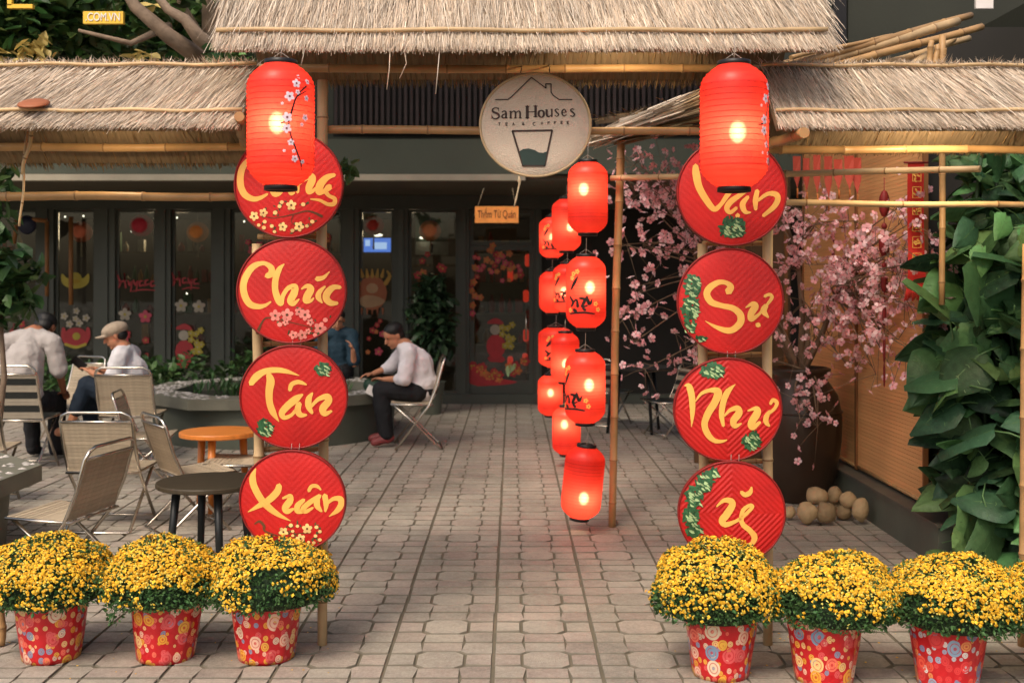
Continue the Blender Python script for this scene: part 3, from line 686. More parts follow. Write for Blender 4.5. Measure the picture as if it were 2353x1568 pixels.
# centre roof
def roof(px0, px1, pye, Ye, topz, topY, pybeam, lab, nfront, nrear, rearY, rearpy, lean0, lean1, battens, ends=0.0, px_top0=None, px_top1=None):
    xa, xb = x_at(px0, Ye), x_at(px1, Ye); ze = z_at(pye, Ye)
    t = thing('thatched_roof', ((xa+xb)/2, Ye, ze), label=lab, cat='roof'); o_ = Vector(t.location)
    A, B = Vector((xa, Ye, ze))-o_, Vector((xb, Ye, ze))-o_
    D, Cc = Vector((px_top0 if px_top0 is not None else xa, topY, topz))-o_, Vector((px_top1 if px_top1 is not None else xb, topY, topz))-o_
    N = 6
    for i in range(N):     # strips so the lean of the straw can change along the roof
        u0, u1 = i/N, (i+1)/N; le = lean0+(lean1-lean0)*(u0+u1)/2
        if i == 0:
            m = MB(); nr = (B-A).cross(D-A).normalized()*.03; m.add([A, B, Cc, D, A-nr, B-nr, Cc-nr, D-nr], [(0, 1, 2, 3), (7, 6, 5, 4), (0, 4, 5, 1), (1, 5, 6, 2), (2, 6, 7, 3), (3, 7, 4, 0)]); m.obj('thatch_bed', M_strawbed, t)
        thatch('front', A.lerp(B, u0), A.lerp(B, u1), D.lerp(Cc, u1), D.lerp(Cc, u0), nfront//N, t, M_straw, lean=le, bed=False, w=(.0022, .0052))
    # ridge tuft
    m = MB(); V = []; F = []
    for i in range(int(nfront*.12)):
        u = RNG.random(); p = D.lerp(Cc, u)+Vector((0, RNG.normal(0, .02), RNG.uniform(-.01, .012))); q = p+Vector((RNG.normal(0, .02), RNG.normal(0, .04), RNG.uniform(.005, .035))); w = RNG.uniform(.002, .004)
        b = len(V); V += [p-Vector((w, 0, 0)), p+Vector((w, 0, 0)), q]; F.append((b, b+1, b+2))
    m.add(V, F); tag(m.obj('ridge_straw', M_straw, t), kind='stuff')
    zr = z_at(rearpy, rearY)
    A2, B2 = Vector((xa, rearY, zr))-o_, Vector((xb, rearY, zr))-o_; D2, C2 = D+Vector((0, .02, -.03)), Cc+Vector((0, .02, -.03))
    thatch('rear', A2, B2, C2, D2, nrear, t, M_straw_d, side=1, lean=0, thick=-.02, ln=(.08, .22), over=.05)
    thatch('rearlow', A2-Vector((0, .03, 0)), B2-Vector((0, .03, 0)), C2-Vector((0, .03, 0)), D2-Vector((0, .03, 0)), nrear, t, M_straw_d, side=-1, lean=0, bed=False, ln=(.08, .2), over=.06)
    for f, r in battens:      # bamboo strips tied on the front slope
        nr = (B-A).cross(D-A).normalized()
        a = A.lerp(D, f)+nr*.026; b = B.lerp(Cc, f)+nr*.026
        m = MB(); K = 16; m.tube([a.lerp(b, i/K)+Vector((0, 0, .004*math.sin(i*1.3))) for i in range(K+1)], r, 6); m.obj('batten', M_bamboo_l, t)
    if pybeam:
        Yb_ = rearY-.13; bamboo('beam', (Vector((xa, Yb_-.02, z_at(pybeam, Yb_))), Vector((xb, Yb_-.02, z_at(pybeam, Yb_)))), .021, t)
    return t
rc = roof(495, 1905, 108, 4.62, 3.10, 5.02, 160, 'large central straw thatched roof above the gateway', 14500, 4200, 5.5, 178, -.16, .30, [(.115, .010)], px_top0=x_at(530, 5.02), px_top1=x_at(1850, 5.02))
rl = roof(-260, 552, 288, 4.68, z_at(150, 5.02), 5.02, 340, 'low straw thatched roof at the left side of the gateway', 9000, 2200, 5.5, 368, -.52, -.30, [(.16, .008), (.93, .008)])
rr = roof(1786, 2600, 288, 4.68, z_at(152, 5.02), 5.02, 345, 'low straw thatched roof at the right side of the gateway', 9000, 2200, 5.5, 338, .10, .50, [(.16, .008), (.93, .008)])
# fibre wisps hanging from the centre eave
t = thing('loose_straws', P(1000, 108, 4.62), label='few long loose straws dangling from the central eave', cat='straw')
for i, (px, l) in enumerate([(896, 95), (928, 70), (1010, 105), (700, 40)]):
    m = MB(); p = P(px, 112, 4.6); k = 4.6/FOC
    m.tube([at(t, p), at(t, p+Vector((random.uniform(-8, 8)*k, -.01, -l*.5*k))), at(t, p+Vector((random.uniform(-10, 2)*k, -.01, -l*k)))], .0022, 4); m.obj('straw_stem', M_straw, t)

# bamboo horizontals and posts
def pole(px0, py0, Y0, px1, py1, Y1, rpx, lab, m1=None, bend=0, nodes=.28):
    r = rpx*((Y0+Y1)/2)/FOC/2
    return tag(bamboo('bamboo_pole', (P(px0, py0, Y0), P(px1, py1, Y1)), r, None, m1, nodes, bend=bend), lab, 'bamboo pole')
pole(-60, 450, 5.0, 560, 452, 5.0, 21, 'thick horizontal bamboo pole crossing the left side below the low roof')
pole(740, 298, 4.95, 1640, 303, 4.95, 20, 'horizontal bamboo pole running behind the round cream sign')
pole(1404, 410, 7.2, 2252, 388, 5.6, 15, 'thin horizontal bamboo pole with a free end near the climbing plant', M_bamboo_l)
pole(1800, 466, 5.3, 2460, 472, 5.3, 15, 'lower thin horizontal bamboo pole reaching the right edge', M_bamboo_l, nodes=.35)
pole(1426, 322, 7.25, 1406, 1209, 7.3, 19, 'slightly crooked upright bamboo pole beside the hanging lantern chain', M_bamboo, .01)
pole(2164, 80, 5.9, 2164, 700, 5.9, 15, 'thin upright bamboo pole in front of the climbing plant', M_bamboo)
pole(2362, 560, 4.85, 2350, 1500, 4.9, 26, 'upright bamboo post at the right edge behind the flower pots')
pole(2, 1345, 4.9, 2, 1480, 4.9, 22, 'upright bamboo post at the left edge behind the first flower pot')
pole(1752, 336, 5.35, 1846, 306, 4.62, 26, 'stubby bamboo rafter end poking out under the right roof')
pole(560, 330, 5.35, 549, 268, 4.62, 24, 'stubby bamboo rafter end poking out beside the left front lantern')
# tray stands: pairs of upright poles with rungs
def stand(pxs, pyt, pyb, Y, lab, rung):
    t = thing('bamboo_stand', (x_at(sum(pxs)/2, Y), Y, 0), label=lab, cat='bamboo stand')
    for i, px in enumerate(pxs):
        bamboo('post', (P(px[0] if isinstance(px, tuple) else px, pyt[i], Y), Vector((x_at(px, Y)+.004, Y, 0))), .0235, t, M_bamboo_l if i == 0 else M_bamboo_l, .33)
    for py in rung: bamboo('rung', (P(pxs[0], py, Y+.035), P(pxs[1], py, Y+.035)), .012, t, M_bamboo)
    return t
stand((592, 740), (560, 185), 1480, 4.92, 'left pair of upright bamboo posts carrying the red trays', (545, 790, 1030, 1270))
stand((1614, 1762), (560, 420), 1480, 4.92, 'right pair of upright bamboo posts carrying the red trays', (560, 815, 1060, 1290))
pole(62, 300, 4.9, 46, 520, 4.9, 6, 'thin slanting straw stick hanging at the far left below the roof', M_bamboo_l)
pole(76, 296, 4.85, 50, 400, 4.9, 9, 'short slanting dry cane under the left roof', M_bamboo_l)
# upper right bundle of canes
t = thing('cane_bundle', P(2000, 100, 6.0), label='bundle of bamboo canes slanting up over the right roof', cat='bamboo canes')
for i, (a, b, r) in enumerate([((1790, 158, 5.5), (2230, 36, 6.4), .022), ((1830, 160, 5.6), (2200, 50, 6.3), .028), ((1850, 170, 5.6), (2255, 62, 6.2), .022), ((1990, 160, 5.8), (2225, 88, 6.4), .02), ((1800, 148, 5.6), (2000, 95, 6), .016), ((2070, 165, 5.9), (2190, 90, 6.2), .022), ((1815, 132, 5.5), (2050, 82, 6), .012)]):
    bamboo('cane', (P(*a), P(*b)), r, t, M_bamboo_l if i % 2 else M_bamboo, .3)
for i in range(3): bamboo('short_cane', (P(2130+i*16, 165, 5.9), P(2140+i*14, 95+i*8, 5.9)), .016, t, M_bamboo)
# side canopy with straw, behind the gate
sc_ = thing('straw_canopy', (1.3, 7.5, 2.6), label='straw covered canopy reaching back beside the lantern chain', cat='canopy')
a, b, c_, d_ = Vector((.96, 5.6, 2.52)), Vector((1.75, 5.6, 2.58)), Vector((1.6, 10.2, 3.2)), Vector((.72, 9.6, 3.02))
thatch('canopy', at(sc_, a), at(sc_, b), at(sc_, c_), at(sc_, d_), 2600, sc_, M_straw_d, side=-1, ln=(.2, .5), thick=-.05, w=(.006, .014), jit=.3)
def bundle(t, a, b, n, rad, m_, w=.004):
    mb = MB(); V = []; F = []; d = (b-a); dn = d.normalized(); o1 = dn.orthogonal().normalized(); o2 = dn.cross(o1)
    for i in range(n):
        u = RNG.random()*.75; l = RNG.uniform(.2, .45); q = RNG.normal(0, rad, 2); p = a+d*u+o1*q[0]+o2*q[1]; e = p+dn*d.length*l+o1*RNG.normal(0, rad*.5)+o2*RNG.normal(0, rad*.5)
        ww = o1*RNG.uniform(.5, 1)*w+o2*RNG.normal(0, w*.5); k = len(V); V += [p-ww, p+ww, e+ww*.4, e-ww*.4]; F.append((k, k+1, k+2, k+3))
    mb.add(V, F); return tag(mb.obj('straw', m_, t), kind='stuff')
for j, (aa, bb) in enumerate([((1345, 332, 8.2), (1640, 214, 5.2)), ((1360, 318, 8.0), (1640, 236, 5.3)), ((1380, 322, 7.9), (1640, 262, 5.4))]):
    bundle(sc_, at(sc_, P(*aa)), at(sc_, P(*bb)), 420, .022, M_straw if j < 2 else M_straw_d, .006)
    bamboo('canopy_rafter', (P(*aa), P(*bb)), .018, sc_, M_bamboo_l)
for i in range(3): bamboo('canopy_rafter', (Vector((1.15+i*.25, 5.8, 2.50+i*.02)), Vector((1.0+i*.24, 9.8, 3.0))), .02, sc_, M_bamboo)

# ============================================================ round sign
Ys = 4.88; k = Ys/FOC/1.196
t = thing('round_sign', (x_at((1310+812/5.06)/1.196, Ys), Ys, z_at((190+780/5.06)/1.196, Ys)), label='round cream woven sign reading Sam Houses with a house and cup drawing', cat='sign')
RS = 765/5.06*k; RZ = 712/5.06*k; m = MB(); N = 64; V = []
for j, rr_ in enumerate((0, .35, .7, .96, 1.0, 1.0)):
    y = (-.012, -.012, -.011, -.008, 0.0, .02)[j]
    for i in range(N): V.append((RS*rr_*math.cos(2*PI*i/N), y, RZ*rr_*math.sin(2*PI*i/N)))
m.add(V, [(j*N+i, j*N+(i+1) % N, (j+1)*N+(i+1) % N, (j+1)*N+i) for j in range(5) for i in range(N)], 0, True); m.obj('woven_face', M_signw, t)
m = MB(); m.tube([(RS*1.0*math.cos(2*PI*i/N), -.004, RZ*1.0*math.sin(2*PI*i/N)) for i in range(N)], .006, 6, closed=True); m.obj('rim', M_signrim, t)
def sgn(x, y, h): return ((x-812)/5.06*k, -.0135-h, -(y-780)/5.06*k)
m = MB()
def poly(mb, pts, w, fm, mi=0, h=.001):
    for a, b in zip(pts[:-1], pts[1:]): stroke(mb, [(*a, w), (*b, w)], fm, mi, h=h)
poly(m, [(260, 432), (430, 432), (480, 395), (757, 125), (960, 275), (955, 215), (1030, 215), (1030, 330), (1060, 375), (1140, 432), (1320, 432)], 15, sgn)
m.obj('house_outline', M_signink, t)
m = MB()
poly(m, [(495, 868), (640, 1345), (940, 1345), (1045, 858), (495, 868)], 26, sgn)
m.obj('cup_outline', M_signink, t)
m = MB(); V = []; top = [(590, 1150), (640, 1118), (720, 1108), (800, 1130), (860, 1165), (920, 1170), (975, 1150)]
for i, (x, y) in enumerate(top): V += [sgn(x, y, .0014), sgn(640+(x-590)*(300/385), 1340, .0014)]
m.add(V, [(2*i, 2*i+1, 2*i+3, 2*i+2) for i in range(len(top)-1)]); m.obj('drink', M_signgreen, t)
m = MB(); T, t_ = 30, 11
def S(p, ks=6): stroke(m, p, sgn, 0, ks, h=.001)
S([(300, 560, 18), (270, 545, 12), (225, 560, 18), (225, 600, 26), (290, 630, 30), (310, 665, 26), (280, 695, 20), (235, 695, 16), (208, 665, 16)]); S([(302, 545, 8), (302, 590, 8)], 1); S([(208, 645, 8), (208, 695, 8)], 1)
S([(352, 605, 18), (380, 590, 14), (405, 610, 24), (405, 685, 26)]); S([(400, 630, 12), (360, 645, 20), (350, 675, 22), (380, 688, 14), (405, 670, 10)]); S([(405, 685, 20), (425, 685, 8)], 1)
S([(470, 595, 26), (470, 688, 26)], 1); S([(450, 598, 8), (470, 598, 8)], 1); S([(480, 615, 10), (510, 592, 14), (535, 610, 24), (535, 688, 24)]); S([(545, 615, 10), (575, 592, 14), (600, 610, 24), (600, 688, 24)])
for x in (470, 535, 600): S([(x-20, 688, 8), (x+22, 688, 8)], 1)
S([(700, 525, 42), (700, 688, 42)], 1); S([(815, 520, 34), (815, 670, 34)], 1); S([(700, 605, 13), (815, 600, 13)], 1)
for x, y in ((700, 525), (700, 688), (815, 522), (815, 672)): S([(x-28, y, 9), (x+28, y, 9)], 1)
S([(895, 580, 14), (862, 600, 30), (860, 650, 30), (895, 678, 16), (925, 655, 30), (925, 602, 30), (895, 580, 14)])
S([(970, 575, 32), (970, 640, 32), (995, 670, 20), (1025, 650, 12)]); S([(1040, 565, 22), (1040, 670, 22)], 1); S([(950, 573, 8), (970, 573, 8)], 1); S([(1022, 566, 8), (1040, 566, 8)], 1)
S([(1135, 575, 10), (1110, 562, 12), (1085, 580, 16), (1110, 612, 20), (1135, 640, 18), (1110, 665, 12), (1080, 650, 10)])
S([(1180, 612, 8), (1238, 608, 8)], 1); S([(1238, 605, 18), (1215, 565, 12), (1185, 590, 20), (1185, 635, 20), (1210, 660, 14), (1240, 640, 10)])
S([(1350, 572, 10), (1325, 560, 14), (1300, 580, 18), (1330, 608, 22), (1355, 638, 20), (1330, 665, 14), (1298, 652, 12)])
m.obj('lettering', M_signink, t)
m = MB()
glyph = {'T': [[(0, 0), (1, 0)], [(.5, 0), (.5, 1)]], 'E': [[(1, 0), (0, 0), (0, 1), (1, 1)], [(0, .5), (.8, .5)]], 'A': [[(0, 1), (.5, 0), (1, 1)], [(.2, .65), (.8, .65)]],
         '&': [[(1, 1), (.2, .2), (.5, 0), (.7, .2), (0, .7), (.4, 1), (1, .6)]], 'C': [[(1, .1), (.4, 0), (0, .5), (.4, 1), (1, .9)]], 'O': [[(.5, 0), (0, .5), (.5, 1), (1, .5), (.5, 0)]], 'F': [[(1, 0), (0, 0), (0, 1)], [(0, .5), (.8, .5)]]}
for ch, x, y, s in [('T', 300, 755, 36), ('E', 400, 755, 36), ('A', 495, 753, 36), ('&', 630, 750, 36), ('C', 778, 748, 44), ('O', 890, 742, 34), ('F', 985, 740, 34), ('F', 1075, 735, 34), ('E', 1165, 733, 34), ('E', 1250, 733, 34)]:
    for ln_ in glyph[ch]: poly(m, [(x+a*s*.75, y+b*s) for a, b in ln_], 8, sgn)
m.obj('small_lettering', M_signink, t)
m = MB(); m.tube([at(t, P(1262, 170, Ys)), at(t, P(1262, 158, 5.0)), at(t, P(1262, 150, 5.4))], .003, 5); m.tube([at(t, P(1195, 170, Ys)), at(t, P(1200, 150, 5.4))], .003, 5); m.obj('cord', M_rope, t)
t2 = thing('knotted_rope', P(1192, 405, Ys), label='short knotted rope dangling below the round sign', cat='rope')
m = MB(); m.tube([(0, 0, 0), (.003, 0, -.03), (-.004, 0, -.06), (-.012, 0, -.10), (-.022, 0, -.135)], [.004, .006, .004, .005, .003], 6); m.ellip((.002, 0, -.02), (.009, .007, .012), 8, 6); m.obj('rope', M_rope, t2)

# ============================================================ red trays
TR = {}
TR['Cung'] = dict(o=(635, 354), c=(772, 748), r=(732, 712), amp=.0004, S=[
 [(440,330,50),(330,360,60),(225,430,70),(150,530,90),(122,650,95),(130,780,95),(190,890,90),(300,945,72),(400,930,55),(495,880,30)],
 [(575,700,70),(560,800,80),(590,880,70),(650,875,60),(710,800,60)],[(800,720,60),(790,810,60),(815,878,45),(860,862,30)],
 [(900,740,55),(905,800,55),(905,860,40)],[(905,770,30),(1000,690,45),(1090,645,85),(1100,700,100),(1060,790,95),(1060,850,75),(1110,840,50),(1150,800,35)],
 [(1400,625,50),(1300,660,80),(1215,750,105),(1190,850,90),(1250,850,60),(1330,790,80),(1290,790,50)],[(1270,830,70),(1320,900,50),(1400,945,55),(1390,1010,60),(1310,1018,50),(1200,965,38),(1080,950,20)]],
 fl=[(820,1030,70),(440,1130,60),(310,1175,65),(700,1320,62),(920,1315,68),(690,990,28),(660,1045,28),(600,1130,32),(455,1250,28),(550,1310,28),(440,1330,30),(370,1295,26),(980,1020,30),(1100,1250,30),(1025,1310,26),(830,1370,28),(585,1385,24)],flm='y',br=[[(1230,1180,40),(1050,1110,22),(850,1150,14),(600,1200,10),(450,1180,8)],[(850,1150,12),(820,1260,8),(930,1320,6)]])
TR['Chuc'] = dict(o=(644, 644), c=(768, 757), r=(732, 700), amp=.0004, S=[
 [(440,560,70),(500,530,90),(500,450,80),(400,388,55),(260,430,85),(160,560,95),(122,700,95),(150,840,95),(220,940,90),(330,970,70),(420,955,48),(500,905,22)],
 [(675,400,14),(610,470,70),(562,600,85),(558,750,85),(600,880,90),(640,930,65),(660,830,60),(730,725,60),(820,705,85),(812,790,100),(765,890,95),(805,930,65),(880,870,18)],
 [(910,735,20),(985,695,60),(1035,735,95),(990,830,105),(975,890,85),(1040,890,45),(1075,855,20)],[(1225,700,28),(1150,780,65),(1140,850,75),(1190,920,18)],[(1115,600,70),(1200,582,55),(1282,505,14)],
 [(1430,712,45),(1340,712,75),(1262,780,95),(1242,860,92),(1300,920,80),(1390,925,45)]],
 fl=[(560,1090,80),(720,1080,85),(880,1040,60),(960,1080,80),(1160,1260,85),(920,1350,70),(800,1350,60),(700,1180,45),(1030,1180,50),(1230,1150,35),(1000,1300,40),(620,1210,35),(1090,1350,30)],flm='p',br=[[(310,1330,50),(380,1180,24),(450,1120,18),(620,1150,12),(850,1200,10),(1080,1260,8)]])
TR['Tan'] = dict(o=(647, 931), c=(782, 778), r=(717, 693), amp=.0004, S=[
 [(215,595,75),(290,500,100),(400,432,80),(550,410,75),(700,430,58),(865,485,8)],[(455,470,70),(482,560,110),(462,700,100),(468,850,90),(512,980,85),(590,1105,10)],
 [(910,740,25),(820,800,95),(700,900,95),(630,990,85),(665,1050,62),(760,1015,45),(830,930,45)],[(865,860,70),(842,950,85),(880,1015,72),(960,1015,30)],[(738,680,50),(765,605,62),(840,572,58),(900,582,50),(962,608,20)],
 [(1042,720,25),(992,800,80),(990,900,82),(1035,990,40)],[(1020,905,40),(1120,805,55),(1235,770,85),(1255,830,95),(1180,930,100),(1205,1000,75),(1295,965,30)]],
 gr=[(1180,400,120,95,26),(400,1190,120,140,30)])
TR['Xuan'] = dict(o=(646, 1212), c=(772, 800), r=(712, 682), amp=.0004, S=[
 [(280,360,14),(240,480,90),(262,600,95),(350,760,95),(450,870,92),(580,970,65),(755,1062,8)],[(602,580,75),(572,670,95),(460,780,90),(340,850,70),(175,945,12)],
 [(650,755,30),(750,720,55),(745,790,92),(682,880,90),(712,930,75),(795,895,30)],[(935,775,50),(852,850,78),(850,925,75),(930,930,50)],[(1150,720,60),(1010,812,70),(922,895,70),(960,930,58),(1055,880,30)],[(1115,760,72),(1112,850,82),(1172,930,30)],
 [(1000,655,45),(1040,592,52),(1110,590,48),(1165,640,20)],[(1215,715,72),(1232,830,72),(1220,930,30)],[(1250,820,40),(1330,762,55),(1420,768,78),(1430,840,78),(1380,920,70),(1270,1000,8)]],
 fl=[(655,1210,65),(975,1165,70),(885,1300,65),(755,1120,30),(845,1130,24),(780,1200,24),(1100,1145,28),(1145,1205,26),(1085,1265,26),(1140,1320,28),(1060,1360,26),(990,1350,22),(780,1260,22)],flm='y',br=[[(260,1110,14),(330,1070,34),(390,1130,40),(400,1200,26),(560,1260,16),(700,1290,10)],[(700,1290,10),(860,1230,10),(1000,1230,8)]])
TR['Van'] = dict(o=(1852, 372), c=(775, 765), r=(732, 715), amp=.0004, S=[
 [(285,410,70),(292,520,100),(330,700,95),(430,880,88),(530,995,75),(620,935,55),(700,820,65),(765,750,50)],
 [(990,735,35),(860,820,65),(750,900,80),(700,985,72),(745,1040,55),(830,980,45)],[(985,830,45),(912,930,78),(945,1030,62),(1020,1040,20)],
 [(1110,750,60),(1085,880,72),(1088,1000,45)],[(1120,880,40),(1250,792,55),(1365,800,78),(1388,870,78),(1330,970,70),(1190,1085,45)],[(845,1070,60),(847,1095,60)]],
 gr=[(780,1240,210,170,60)])
TR['Su'] = dict(o=(1849, 670), c=(768, 768), r=(706, 705), amp=.0004, S=[
 [(735,645,100),(770,575,85),(700,520,60),(600,520,72),(490,590,90),(452,680,90),(512,782,88),(650,830,70),(800,865,80),(895,950,95),(895,1060,95),(800,1150,85),(700,1160,78),(560,1110,45),(430,1035,8)],
 [(970,855,15),(1060,805,62),(1095,840,95),(1040,940,88),(1045,1010,72),(1140,950,40),(1190,890,40)],[(1245,825,62),(1208,900,85),(1272,985,25)],[(1222,705,40),(1285,680,45),(1320,720,50),(1255,815,35)],[(1120,1080,62),(1148,1095,62)]],
 gr=[(260,560,130,190,45),(230,860,140,190,50),(210,1100,110,120,20),(360,1270,110,25,10)])
TR['Nhu'] = dict(o=(1840, 964), c=(780, 785), r=(722, 690), amp=.0015, S=[
 [(195,462,12),(252,470,80),(290,600,85),(300,800,68),(290,1015,8)],[(340,670,14),(420,565,42),(540,520,58),(640,545,105),(600,680,100),(510,830,95),(462,980,85),(512,1120,82),(600,1200,62),(700,1208,42),(765,1188,14)],
 [(872,440,8),(770,540,78),(712,680,80),(690,850,72),(715,1000,40)],[(725,870,24),(800,790,48),(900,762,78),(920,830,98),(850,930,92),(872,1000,70),(955,968,20)],
 [(1040,795,18),(1155,765,65),(1165,830,102),(1090,960,98),(1112,1020,76),(1205,950,40)],[(1340,800,40),(1290,880,72),(1290,950,68),(1335,1005,28)],[(1345,705,40),(1380,655,55),(1435,690,52),(1400,770,46),(1300,850,40)]],
 gr=[(560,260,190,120,50),(1100,1200,150,150,45)])
TR['Y'] = dict(o=(1852, 1237), c=(772, 835), r=(712, 690), amp=.0015, S=[
 [(565,745,18),(660,662,55),(755,668,82),(772,730,92),(700,850,100),(642,930,95),(685,985,75),(800,950,50),(880,905,42)],
 [(880,920,40),(920,790,55),(1010,722,45),(1042,745,48),(980,820,48),(900,900,55),(920,985,68),(1010,1062,72),(1072,1150,82),(1040,1240,62),(940,1262,42),(780,1235,10)],[(895,545,50),(945,582,65),(1010,550,66),(1032,478,22)]],
 gr=[(400,420,150,150,40),(270,620,130,180,45),(230,880,130,170,40),(270,1090,130,100,20),(500,300,110,60,18)])
labels = {'Cung': 'round red tray lettered Cung, half hidden by the left front lantern', 'Chuc': 'round red tray lettered Chúc above pink painted blossoms', 'Tan': 'round red tray lettered Tân with two green leaf sprigs', 'Xuan': 'round red tray lettered Xuân just above the third flower pot from the left',
          'Van': 'round red tray lettered Vạn, half hidden by the right front lantern', 'Su': 'round red tray lettered Sự with green leaves down its left side', 'Nhu': 'round red ribbed tray lettered Như with two green sprigs', 'Y': 'round red ribbed tray lettered ý just above a flower pot'}
YT = 4.80; kt = YT/FOC/1.196/4.9; prev = {}
for key, T_ in TR.items():
    ox, oy = T_['o']; cx_, cy_ = T_['c']; rx, rz = T_['r'][0]*kt, T_['r'][1]*kt
    cen = P((ox+cx_/4.9)/1.196, (oy+cy_/4.9)/1.196, YT)
    t = thing('woven_tray', cen, label=labels[key], cat='tray', group='red lettered trays hung on the bamboo stands')
    random.seed(hash(key) % 97 if False else sum(map(ord, key))); tx_ = random.uniform(-.05, .05); t.rotation_euler = (random.uniform(-.03, .06), 0, tx_)
    amp = T_['amp']; per = .026 if amp > .001 else .022
    def hgt(x, z):
        r2 = (x/rx)**2+(z/rz)**2; d = abs(x*1.0)+abs(z+.03*0)
        rid = (math.cos(2*PI*d/per)) if amp > .001 else math.cos(2*PI*(abs(x)-z if True else 0)/per*.7071)
        fine = math.cos(2*PI*(abs(x)-abs(z))/(per*.5))*.25
        return amp*(rid+fine)*min(1, (1-r2)*6+.1)-.012*r2*r2
    ns_ = 118; idx = {}; V = []; F = []
    for i in range(ns_+1):
        for j in range(ns_+1):
            x = (i/ns_*2-1)*rx; z = (j/ns_*2-1)*rz
            rr_ = math.hypot(x/rx, z/rz)
            if rr_ <= 1.018:
                if rr_ > 1: x /= rr_; z /= rr_
                idx[i, j] = len(V); V.append((x, hgt(x, z)*-1 if False else -hgt(x, z)-.012, z))
    for i in range(ns_):
        for j in range(ns_):
            q = [(i, j), (i+1, j), (i+1, j+1), (i, j+1)]
            if all(p in idx for p in q): F.append([idx[p] for p in q])
    m = MB(); m.add(V, F, 0, True); m.obj('woven_face', M_tray, t)
    m = MB(); N = 72
    prof = [(1.0, -.006), (1.012, -.004), (1.014, .02), (1.0, .026), (.985, .02)]; V = []
    for pr, y in prof:
        for i in range(N): V.append((rx*pr*math.cos(2*PI*i/N), y, rz*pr*math.sin(2*PI*i/N)))
    m.add(V, [(j*N+i, (j+1)*N+i, (j+1)*N+(i+1) % N, j*N+(i+1) % N) for j in range(4) for i in range(N)], 0, True)
    m.tube([(rx*1.0*math.cos(2*PI*i/N), -.003, rz*1.0*math.sin(2*PI*i/N)) for i in range(N)], .0042, 6, closed=True); m.obj('rim', M_rim, t)
    bowl = lambda x, z: .012*((x/rx)**2+(z/rz)**2)**2
    lift = .0125+amp*1.1
    fm = lambda x, y, h: ((x-cx_)*kt, bowl((x-cx_)*kt, (y-cy_)*kt)-lift-h, -(y-cy_)*kt)
    if 'br' in T_:
        m = MB()
        for b_ in T_['br']: stroke(m, b_, fm, 0, h=.0006)
        m.obj('painted_branch', M_brownp, t)
    if 'fl' in T_:
        m = MB()
        for x, y, r in T_['fl']:
            if r > 38: flower2d(m, x, y, r, fm, .0012, 0, 1, rot=random.uniform(0, 6))
            else: blobshape(m, x, y, r, r*.9, 0, fm, .0012, 0, 8)
        for x, y, r in T_['fl']:
            for q in range(3): blobshape(m, x+random.uniform(-70, 70), y+random.uniform(-60, 60), 22, 9, random.uniform(0, 3), fm, .0008, 2, 6)
        m.obj('painted_blossoms', [M_creamp if T_['flm'] == 'y' else M_pinkp, M_brownp, M_lgreen], t)
    if 'gr' in T_:
        m = MB()
        for gx, gy, gw, gh, n_ in T_['gr']:
            for q in range(n_*2):
                a = random.uniform(0, 2*PI); rr_ = math.sqrt(random.random())*.8; x, y = gx+gw*rr_*math.cos(a), gy+gh*rr_*math.sin(a)
                if ((x-cx_)/T_['r'][0])**2+((y-cy_)/T_['r'][1])**2 > .90: continue
                blobshape(m, x, y, random.uniform(28, 52), random.uniform(12, 20), random.uniform(-1, 2.2), fm, .001+.0006*random.random()+.0002*(q % 5), 0, 8)
            for q in range(max(3, n_//3)):
                a = random.uniform(0, 2*PI); rr_ = math.sqrt(random.random())*.7; x, y = gx+gw*rr_*math.cos(a), gy+gh*rr_*math.sin(a)
                stroke(m, [(x, y, 8), (x+16, y+random.uniform(10, 30), 24), (x+50, y+random.uniform(20, 50), 5)], fm, 1, 4, h=.003)
        m.obj('painted_leaves', [M_lgreen, M_lpale], t)
    m = MB()
    for s_ in T_['S']: stroke(m, s_, fm, 0, 7, h=.0004)
    m.obj('lettering', M_gold, t)
    m = MB(); zt = rz
    for xo in (-.004, .03): m.tube([(xo, -.004, zt-.004), (xo+.002, .004, zt+.03)], .0014, 4)
    m.obj('cord', M_wire, t)

